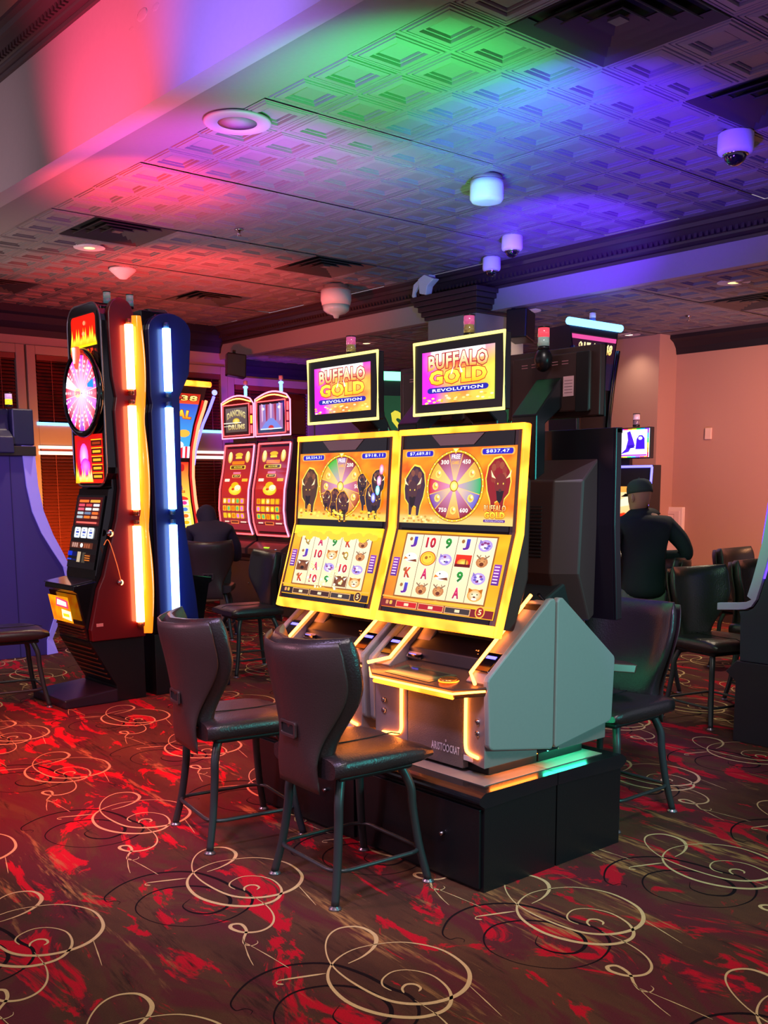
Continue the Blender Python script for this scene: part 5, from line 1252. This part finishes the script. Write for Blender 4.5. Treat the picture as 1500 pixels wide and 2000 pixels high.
    if v == 1:
        a.rect(.08, .92, .10, .92, '#5a4a48', '#6a5c60').text('DANCING', .14, .86, .52, .74, '#f0e0a0', '#b8a060', bold=.04, arc=.12).text('DRUMS', .18, .84, .18, .36, '#f0e0a0', '#b09058', bold=.05)
        a.ell(.5, .47, .14, .10, '#d8b020', 14, inner='#fff080').rect(.0, .70, .40, .43, '#fff8e0').rect(.0, .40, .30, .32, '#e8e0c0')
    else:
        a.field(.08, .92, .10, .92, lambda u, w_: mixc(hx('#8088d8'), hx('#b85878'), .5 + .5 * math.sin(u * 22) * w_), 24, 8)
        for k in range(5): a.poly([(.14 + k * .16, .95 - .05 * (k % 2)), (.22 + k * .16, .92), (.20 + k * .16, .40), (.16 + k * .16, .34)], '#9a3050' if k % 2 else '#d8b0d8')
        a.poly([(.12, .12), (.88, .12), (.70, .34), (.58, .46), (.44, .46), (.30, .34)], '#7a8ae0').ell(.5, .16, .10, .08, '#c83030', 12).ell(.22, .78, .05, .05, '#ffe8e0', 8).ell(.80, .80, .05, .05, '#ffe8e0', 8).rect(.12, .88, .10, .14, '#e0f0ff')
    a.build('topper_display', tp, 1.0)
    m = MB(); m.box(-.12, .12, .0, .14, 1.79, 1.845); m.build('topper_neck', GLOSS, T)
    c = MB()
    for q in (-.014, 0, .014): c.lathe([(.006, 2.275), (.006, 2.36)], (.05 + q * 1.3, .06, 0), 8)
    c.lathe([(.024, 2.355), (.026, 2.362), (.020, 2.375), (.001, 2.377)], (.05, .06, 0), 14); c.build('candle_lens', CYANL, T)
    m = MB(); m.lathe([(.001, 2.39), (.022, 2.39), (.022, 2.43), (.001, 2.43)], (.05, .06, 0), 14); m.lathe([(.008, 2.376), (.008, 2.391)], (.05, .06, 0), 8); m.build('candle_cap', mat('pale_pink_lens', '#e0b8d0', .3), T)
    return T
drum_cabinet((5.93, 8.625, 0), -90, 'right of the two red framed drum cabinets, pale pillars on its small top screen', 0)
drum_cabinet((5.93, 9.275, 0), -90, 'left of the two red framed drum cabinets, Dancing Drums on its small top screen', 1)

# ================================================================== PURPLE CABINET SEEN FROM BEHIND (far left)
T = thing('slot_machine', 'purple cabinet seen from behind with curved lilac edges, at the left edge', 'slot machine', (2.96, 7.9, 0), 0)
inn = [(.10, 1.66), (.11, 1.50), (.12, 1.35), (.155, 1.15), (.22, .98), (.30, .84), (.385, .70), (.40, .62), (.34, .42), (.27, .25), (.22, .12), (.215, .0)]
out = [(.215, 1.66), (.22, 1.50), (.228, 1.35), (.262, 1.15), (.33, .96), (.40, .82), (.455, .70), (.47, .60), (.42, .42), (.34, .25), (.28, .12), (.32, .0)]
PUR = mat('purple_paint', '#4c3f78', .5); LIL = mat('lilac_edge', '#a89ae8', .35, em=(.36, .26, 1), es=.28)
m = MB(); m.prism([(p[0], p[1]) for p in inn] + [(-p[0], p[1]) for p in inn[::-1]], 'y', .0, .25); m.build('rear_panel', PUR, T, bevel=.004)
for s_ in (-1, 1):
    m = MB(); m.loft([[(s_ * a[0], -.012, a[1]), (s_ * b[0], .03, b[1]), (s_ * b[0], .10, b[1]), (s_ * a[0], .10, a[1])] for a, b in zip(inn, out)], smooth=False); m.build('edge_trim', LIL, T)
m = MB(); m.box(-.003, .003, -.003, -.0002, .0, 1.64); m.build('panel_joint', mat('joint_dark', '#2c2450', .6), T)
m = MB(); m.prism([(-.07, 1.60), (-.06, 1.72), (.02, 1.78), (.04, 1.90), (.10, 1.90), (.10, 1.72), (.05, 1.60)], 'x', -.14, .02); m.build('topper_arm', mat('blue_grey_arm', '#34304e', .4), T, bevel=.008)
m = MB(); m.box(.03, .20, -.02, .10, 1.66, 1.94); m.build('topper_side', mat('blue_grey_box', '#2e2c48', .4), T, bevel=.012)
m = MB(); m.box(-.30, .03, .04, .12, 1.66, 1.94); m.build('topper_back', mat('blue_grey_box', '#2e2c48', .4), T, bevel=.012)
m = MB(); m.box(-.12, .20, -.04, .12, 1.58, 1.655); m.build('topper_shelf', mat('bronze_shelf', '#4a3834', .3, .4), T, bevel=.006)
candle(T, .02, .0, 1.95, 1.4, ('#c89ac0', '#ffc820'), 2)

# ================================================================== RAINBOW-FRAMED CABINET (behind the man)
T = thing('slot_machine', 'blue edged cabinet with a rainbow framed top screen of two hooded figures', 'slot machine', (7.3, 5.36, 0), -90)
prof = [(-.04, .70), (-.09, .95), (-.05, 1.10), (.0, 1.25), (.02, 1.50)]
m = MB(); m.prism([(.14, .0), (.02, .0), (.02, .60), (-.06, .64)] + prof + [(.14, 1.50)], 'x', -.29, .29); m.build('cabinet_body', BLACK, T, bevel=.006)
cm = curve_map(-.285, .285, prof)
for pts in ([cm(.0, .02 + .96 * t / 9, .008) for t in range(10)], [cm(1, .02 + .96 * t / 9, .008) for t in range(10)], [cm(t / 4, .985, .008) for t in range(5)]):
    m = MB(); m.tube(pts, .010, 8); m.build('edge_light', BLUEL, T)
a = Art(cm, .0004); a.L = 3
a.field(.12, .88, .10, .78, lambda u, w_: mixc(hx('#ff9010'), hx('#ffd8a0'), w_), 4, 8)
a.rect(.12, .88, .72, .78, '#ff9a40').ell(.35, .35, .20, .12, '#ffc820', 12).ell(.6, .4, .16, .1, '#f04010', 12).rect(.14, .86, .46, .48, '#e02010').poly([(.16, .62), (.3, .70), (.5, .64), (.7, .72), (.84, .6), (.5, .56)], '#fff0c0')
a.build('main_display', T, 1.2)
m = MB(); m.box(-.27, .27, .0, .05, 1.555, 1.815); tp = m.build('topper', BLACK, T, bevel=.005)
m = MB(); m.box(-.05, .05, .02, .06, 1.49, 1.56); m.build('topper_neck', BLACK, T)
a = Art(plane_map((-.26, -.003, 1.565), (.52, 0, 0), (0, 0, .24), (0, -1, 0)), .0003)
a.rect(0, 1, 0, 1, '#ffffff'); rb_ = ['#ff2060', '#ff9020', '#f0f020', '#20e060', '#20a0ff', '#8030ff']
for k in range(12):
    a.rect(k / 12, (k + 1) / 12, .96, 1, rb_[k % 6]).rect(k / 12, (k + 1) / 12, 0, .04, rb_[(k + 2) % 6])
for k in range(6): a.rect(.97, 1, k / 6, (k + 1) / 6, rb_[k]).rect(0, .03, k / 6, (k + 1) / 6, rb_[k])
for (x, w_, y0, y1) in ((.28, .10, .30, .72), (.84, .09, .28, .76)):
    a.poly([(x - w_, y0), (x + w_, y0), (x + w_ * .9, y1 - .1), (x + w_ * .4, y1), (x - w_ * .3, y1), (x - w_ * .8, y1 - .12)], '#3a10d8').ell(x, y1 - .10, w_ * .45, .06, '#f0e8ff', 10)
a.poly([(.46, .12), (.56, .30), (.60, .60), (.58, .88), (.64, .92), (.70, .62), (.74, .40), (.66, .34), (.62, .20)], '#4418c8').poly([(.60, .30), (.74, .34), (.70, .44), (.60, .42)], '#2a0ca8').rect(.03, .97, .05, .10, '#a030c0')
a.build('topper_display', tp, 1.4)
candle(T, .1, .03, 1.82, 1.5, ('#d0a8b8', '#705868'))

# ================================================================== CABINET CUT BY THE RIGHT EDGE
T = thing('slot_machine', 'dark cabinet seen in profile with lilac curved trim, cut off by the right edge', 'slot machine', (5.12, 2.60, 0), 180)
path = [(-.293, .690), (-.18, .700), (-.132, .706), (-.10, .722), (-.075, .76), (-.052, .84), (-.030, .93), (-.005, 1.05), (.02, 1.23), (.06, 1.55), (.09, 1.75)]
body = [(p[0] + .012, p[1] - .012) for p in path]
m = MB(); m.prism([(.42, 1.75), (.42, .43), (-.15, .43), (-.158, .66)] + body[1:], 'x', -.32, .325); m.build('cabinet_body', mat('blue_grey_cabinet', '#2c3644', .5), T, bevel=.003)
for s_ in (1, -1):
    m = MB(); m.loft([[(s_ * .328, p[0], p[1] - .006), (s_ * .328, p[0] - (.050 if p[1] > .74 else 0), p[1] + (.010 if p[1] > .74 else .032)), (s_ * .300, p[0] - (.050 if p[1] > .74 else 0), p[1] + (.010 if p[1] > .74 else .032)), (s_ * .300, p[0], p[1] - .006)] for p in path], smooth=False)
    m.build('edge_trim', mat('lilac_trim', '#b6a4d8', .3), T, bevel=.003)
    m = MB(); m.loft([[(s_ * .318, y, z), (s_ * .318, y - .055, z), (s_ * .298, y - .055, z), (s_ * .298, y, z)] for y, z in ((-.03, .865), (-.013, 1.0), (.012, 1.23), (.04, 1.40), (.10, 1.75))], smooth=False); m.build('screen_edge_light', mat('violet_blue_led', '#2010a0', .4, em=(.11, .04, 1), es=2.2), T)
m = MB(); m.prism([(-.29, .70), (-.13, .728), (-.09, .75), (-.05, .90), (.06, 1.7), (.09, 1.7), (-.01, .85), (-.1, .70)], 'x', -.298, .298); m.build('front_glass', GLOSS, T)
m = MB(); m.prism([(-.163, .0), (-.163, .318), (-.222, .367), (-.165, .428), (.44, .428), (.44, 0)], 'x', -.335, .335); m.build('base', mat('violet_black_laminate', '#26222e', .45), T, bevel=.004)
for (y, z) in ((.02, .66), (.035, .675), (.025, .63)):
    m = MB(); m.lathe([(.001, 0), (.007, 0), (.007, .006), (.001, .007)], (.325, y, z), 12, ax='x'); m.build('lock', CHROME, T)

# ================================================================== PEOPLE
SKIN = mat('skin', '#c89880', .5, spec=.4)
def skin_body(name, pts, edges, parent, m, sub=2, root=0):
    """pts: list of (xyz, radius x, radius y)"""
    me = bpy.data.meshes.new(name); me.from_pydata([p[0] for p in pts], edges, [])
    o = bpy.data.objects.new(name, me); COL.objects.link(o)
    if parent: o.parent = parent
    sk = o.modifiers.new('skin', 'SKIN'); sk.use_smooth_shade = True
    lay = me.skin_vertices[0].data
    for i, p in enumerate(pts): lay[i].radius = (p[1], p[2]); lay[i].use_root = (i == root)
    sb = o.modifiers.new('subsurf', 'SUBSURF'); sb.levels = sub; sb.render_levels = sub
    me.materials.append(m)
    return o
def chain(pts, edges, P, start=None):
    """append a limb chain; returns index of its last joint"""
    prev = start
    for p in P:
        pts.append(p); k = len(pts) - 1
        if prev is not None: edges.append((prev, k))
        prev = k
    return prev
def hand(pts, edges, wrist, d, side, s=1.0):
    """palm and five bent fingers from the wrist joint index; d: pointing direction"""
    d = Vector(d).normalized(); up = Vector((0, 0, 1)); lat = d.cross(up).normalized() * side; w_ = Vector(pts[wrist][0])
    palm = chain(pts, edges, [(tuple(w_ + d * .05 * s), .024 * s, .016 * s)], wrist)
    pc_ = Vector(pts[palm][0])
    for k, (o_, L) in enumerate(((.030, .062), (.010, .072), (-.010, .068), (-.029, .052))):
        b = pc_ + lat * o_ * s + d * .035 * s
        chain(pts, edges, [(tuple(b), .0095 * s, .0095 * s), (tuple(b + d * L * .45 * s - up * .006), .0085 * s, .0085 * s), (tuple(b + d * L * .8 * s - up * .022 * s), .0075 * s, .0075 * s), (tuple(b + d * L * .9 * s - up * .042 * s), .0065 * s, .0065 * s)], palm)
    b = w_ + d * .03 * s + lat * .030 * s
    chain(pts, edges, [(tuple(b), .011 * s, .011 * s), (tuple(b + d * .03 * s + lat * .022 * s - up * .008), .0095 * s, .0095 * s), (tuple(b + d * .055 * s + lat * .026 * s - up * .018), .008 * s, .008 * s)], wrist)

def head_mesh(c, s=1.0, turn=0, tilt=0):
    """head with brow, nose, lips, chin and ears, facing +y"""
    m = MB(); rings = []
    prof = [(-.118, .030, .034, .030), (-.105, .045, .052, .024), (-.085, .056, .066, .014), (-.060, .063, .074, .006), (-.030, .068, .081, .0), (.0, .072, .087, -.004), (.030, .074, .092, -.008), (.060, .072, .091, -.010), (.085, .062, .080, -.010), (.104, .044, .058, -.010), (.114, .020, .028, -.010), (.116, .002, .002, -.010)]
    for z, rx, ry, oy in prof:
        r_ = []
        for k in range(28):
            a = 2 * PI * k / 28; x, y = rx * math.cos(a), ry * math.sin(a) + oy
            f = max(0, math.sin(a)) ** 8
            if -.045 < z < .02: y += f * .022 * (1 - abs(z + .022) / .045)              # nose
            if -.075 < z < -.052: y += f * .006                                         # lips
            if .0 < z < .022: y -= .006 * (1 if .25 < abs(math.cos(a)) < .6 and math.sin(a) > 0 else 0)  # eye sockets
            if z < -.09: y += f * .006
            r_.append((x, y, z))
        rings.append(r_)
    m.loft(rings)
    for sx in (-1, 1):
        m.sphere((sx * .074, -.008, -.012), .030, 12, 8, (.28, .62, 1.05)); m.sphere((sx * .082, -.012, -.010), .016, 10, 6, (.25, .6, 1.0))
    M = Matrix.Translation(c) @ Matrix.Rotation(math.radians(turn), 4, 'Z') @ Matrix.Rotation(math.radians(tilt), 4, 'X') @ Matrix.Scale(s, 4)
    return m.xf(M), M

# man in the cap, seated, back to the camera, right elbow on the stool back; local +y points away from the camera
MX, MY, MRZ = 5.62, 3.93, -33
T = thing('person', 'man seen from behind in a dark cap and black jacket, leaning on an elbow', 'person', (MX, MY, 0), MRZ)
pts, ed = [], []
pel = chain(pts, ed, [((0, .02, .57), .105, .085)])
spine = chain(pts, ed, [((0, .01, .70), .12, .095), ((0, .03, .86), .13, .10), ((0, .055, 1.00), .14, .10), ((0, .06, 1.10), .10, .075)], pel)
neck = chain(pts, ed, [((-.01, .065, 1.165), .052, .052), ((-.015, .085, 1.23), .050, .052)], spine)
sr = chain(pts, ed, [((.155, .05, 1.07), .055, .055), ((.245, .0, .96), .046, .046), ((.285, -.015, .875), .040, .040), ((.23, .10, .865), .034, .034), ((.145, .20, .87), .026, .022)], spine)
hand(pts, ed, sr, (-.6, .75, -.05), 1)
sl_ = chain(pts, ed, [((-.165, .06, 1.07), .055, .055), ((-.215, .05, .93), .046, .046), ((-.225, .08, .83), .040, .040), ((-.20, .22, .80), .034, .034), ((-.18, .33, .80), .026, .022)], spine)
hand(pts, ed, sl_, (.1, 1, -.05), -1)
for sx in (-1, 1):
    f = chain(pts, ed, [((sx * .09, .06, .54), .085, .08), ((sx * .13, .25, .55), .075, .07), ((sx * .15, .42, .53), .058, .058), ((sx * .15, .44, .36), .052, .052), ((sx * .15, .41, .12), .038, .038), ((sx * .15, .44, .05), .036, .034), ((sx * .155, .55, .032), .034, .026)], pel)
skin_body('body', pts, ed, T, SKIN)
J, je = [], []
a0 = chain(J, je, [((0, .015, .585), .165, .130), ((0, .015, .68), .158, .122)])
a1 = chain(J, je, [((0, .015, .80), .148, .112), ((0, .035, .93), .162, .118), ((0, .055, 1.04), .165, .112), ((-.005, .06, 1.135), .11, .085), ((-.010, .066, 1.19), .064, .062)], a0)
chain(J, je, [((.165, .048, 1.07), .072, .070), ((.250, .0, .965), .062, .060), ((.292, -.018, .872), .054, .054), ((.235, .10, .862), .046, .046), ((.165, .18, .868), .036, .034)], 4)
chain(J, je, [((-.172, .058, 1.07), .072, .070), ((-.222, .05, .935), .062, .060), ((-.232, .075, .825), .054, .054), ((-.205, .21, .80), .044, .044), ((-.187, .29, .80), .036, .034)], 4)
skin_body('jacket', J, je, T, mat('black_navy_jacket', '#18202c', .8, bump=.6, bscale=22))
J, je = [], []
a0 = chain(J, je, [((0, .02, .58), .152, .120)])
chain(J, je, [((0, .02, .68), .140, .108)], a0)
for sx in (-1, 1):
    chain(J, je, [((sx * .092, .06, .55), .100, .092), ((sx * .135, .26, .555), .086, .082), ((sx * .152, .43, .53), .070, .070), ((sx * .152, .45, .34), .060, .060), ((sx * .152, .42, .13), .050, .050)], a0)
skin_body('trousers', J, je, T, mat('grey_trousers', '#6e6e70', .85, bump=.6, bscale=25))
for sx in (-1, 1):
    m = MB(); m.loft([[(sx * .155 + .045 * math.cos(2 * PI * k / 18), .50 + .125 * math.sin(2 * PI * k / 18), z) for k in range(18)] for z in (0.001, .03)] + [[(sx * .155 + .034 * math.cos(2 * PI * k / 18), .47 + .085 * math.sin(2 * PI * k / 18), .075) for k in range(18)], [(sx * .155 + .03 * math.cos(2 * PI * k / 18), .44 + .04 * math.sin(2 * PI * k / 18), .10) for k in range(18)]]); m.build('shoe', mat('dark_shoe', '#1c1a1c', .5), T)
hm, HM = head_mesh((-.018, .095, 1.262), .93, 22, -8); hd = hm.build('head', SKIN, T)
m = MB(); rings = []
for z, k in ((.018, 1.075), (.035, 1.085), (.060, 1.07), (.085, .98), (.104, .78), (.116, .48), (.122, .04)):
    rings.append([(.074 * k * math.cos(2 * PI * q / 28), .094 * k * math.sin(2 * PI * q / 28) - .009, z + .004) for q in range(28)])
m.loft(rings)
m.loft([[(.066 * math.cos(a), .072 + .030 * math.sin(a) * t + .055 * t * math.sin(a), .030 - .012 * t + .0 * t) for a in [PI * q / 12 for q in range(13)]] for t in (0, .5, 1)], closed=False, caps=False)
m.sphere((0, -.009, .128), .007, 8, 6)
m.xf(HM); m.build('cap', mat('dark_green_cap', '#3c4c48', .85, bump=.4, bscale=200), hd)

# hooded person hunched at the carnival cabinet
T = thing('person', 'person in a dark hooded jacket seen from behind, hunched toward the carnival cabinet', 'person', (4.66, 7.82, 0), -30)
pts, ed = [], []
pel = chain(pts, ed, [((0, .0, .56), .13, .10)])
sp_ = chain(pts, ed, [((0, .02, .70), .12, .10), ((.01, .09, .84), .13, .10), ((.02, .17, .94), .13, .09), ((.0, .23, .99), .06, .055)], pel)
sr = chain(pts, ed, [((.17, .14, .93), .055, .055), ((.225, .16, .80), .045, .045), ((.235, .22, .70), .038, .038), ((.20, .36, .72), .03, .03), ((.19, .43, .73), .024, .02)], 3)
hand(pts, ed, sr, (-.1, 1, 0), 1)
s2 = chain(pts, ed, [((-.15, .16, .93), .055, .055), ((-.205, .20, .80), .045, .045), ((-.215, .26, .70), .038, .038), ((-.17, .38, .72), .03, .03), ((-.15, .45, .73), .024, .02)], 3)
hand(pts, ed, s2, (.1, 1, 0), -1)
for sx in (-1, 1):
    chain(pts, ed, [((sx * .09, .06, .545), .085, .08), ((sx * .12, .25, .55), .07, .07), ((sx * .13, .40, .53), .055, .055), ((sx * .13, .42, .34), .05, .05), ((sx * .13, .38, .11), .038, .038), ((sx * .13, .42, .05), .035, .032), ((sx * .13, .52, .032), .032, .026)], pel)
skin_body('body', pts, ed, T, SKIN)
J, je = [], []
a0 = chain(J, je, [((0, -.005, .60), .155, .12)])
a1 = chain(J, je, [((0, .015, .72), .150, .122), ((.01, .085, .85), .160, .122), ((.02, .16, .945), .150, .11), ((.0, .215, .99), .09, .08)], a0)
chain(J, je, [((.175, .14, .935), .074, .07), ((.235, .16, .80), .062, .06), ((.245, .22, .69), .052, .052), ((.205, .35, .715), .042, .042)], 3)
chain(J, je, [((-.155, .16, .935), .074, .07), ((-.215, .20, .80), .062, .06), ((-.225, .26, .69), .052, .052), ((-.178, .37, .715), .042, .042)], 3)
skin_body('hooded_jacket', J, je, T, mat('dark_violet_jacket', '#2a2236', .85, bump=.8, bscale=18))
J, je = [], []
a0 = chain(J, je, [((0, .0, .56), .14, .11)])
for sx in (-1, 1):
    chain(J, je, [((sx * .092, .06, .55), .098, .09), ((sx * .125, .26, .555), .082, .08), ((sx * .135, .41, .53), .066, .066), ((sx * .135, .43, .33), .058, .058), ((sx * .135, .40, .12), .048, .048)], a0)
skin_body('trousers', J, je, T, mat('dark_trousers', '#20202c', .85))
for sx in (-1, 1):
    m = MB(); m.loft([[(sx * .13 + .045 * math.cos(2 * PI * k / 18), .47 + .12 * math.sin(2 * PI * k / 18), z) for k in range(18)] for z in (0.001, .03)] + [[(sx * .13 + .032 * math.cos(2 * PI * k / 18), .43 + .07 * math.sin(2 * PI * k / 18), .09) for k in range(18)]]); m.build('shoe', mat('dark_shoe', '#1c1a1c', .5), T)
hm, HM = head_mesh((-.02, .275, 1.045), .93, 25, -20); hd = hm.build('head', SKIN, T)
m = MB(); rings = []
for z, kx, ky, oy in ((-.14, 1.35, 1.1, -.03), (-.10, 1.30, 1.15, -.025), (-.05, 1.25, 1.2, -.02), (.0, 1.27, 1.22, -.02), (.05, 1.24, 1.20, -.02), (.085, 1.08, 1.08, -.02), (.11, .80, .82, -.02), (.127, .40, .45, -.02), (.132, .03, .03, -.02)):
    rings.append([(.074 * kx * math.cos(2 * PI * q / 28), .094 * ky * math.sin(2 * PI * q / 28) * (.72 if math.sin(2 * PI * q / 28) > 0 and z < .05 else 1) + oy, z) for q in range(28)])
m.loft(rings); m.xf(HM); m.build('hood', mat('dark_violet_jacket', '#2a2236', .85, bump=.8, bscale=18), hd)
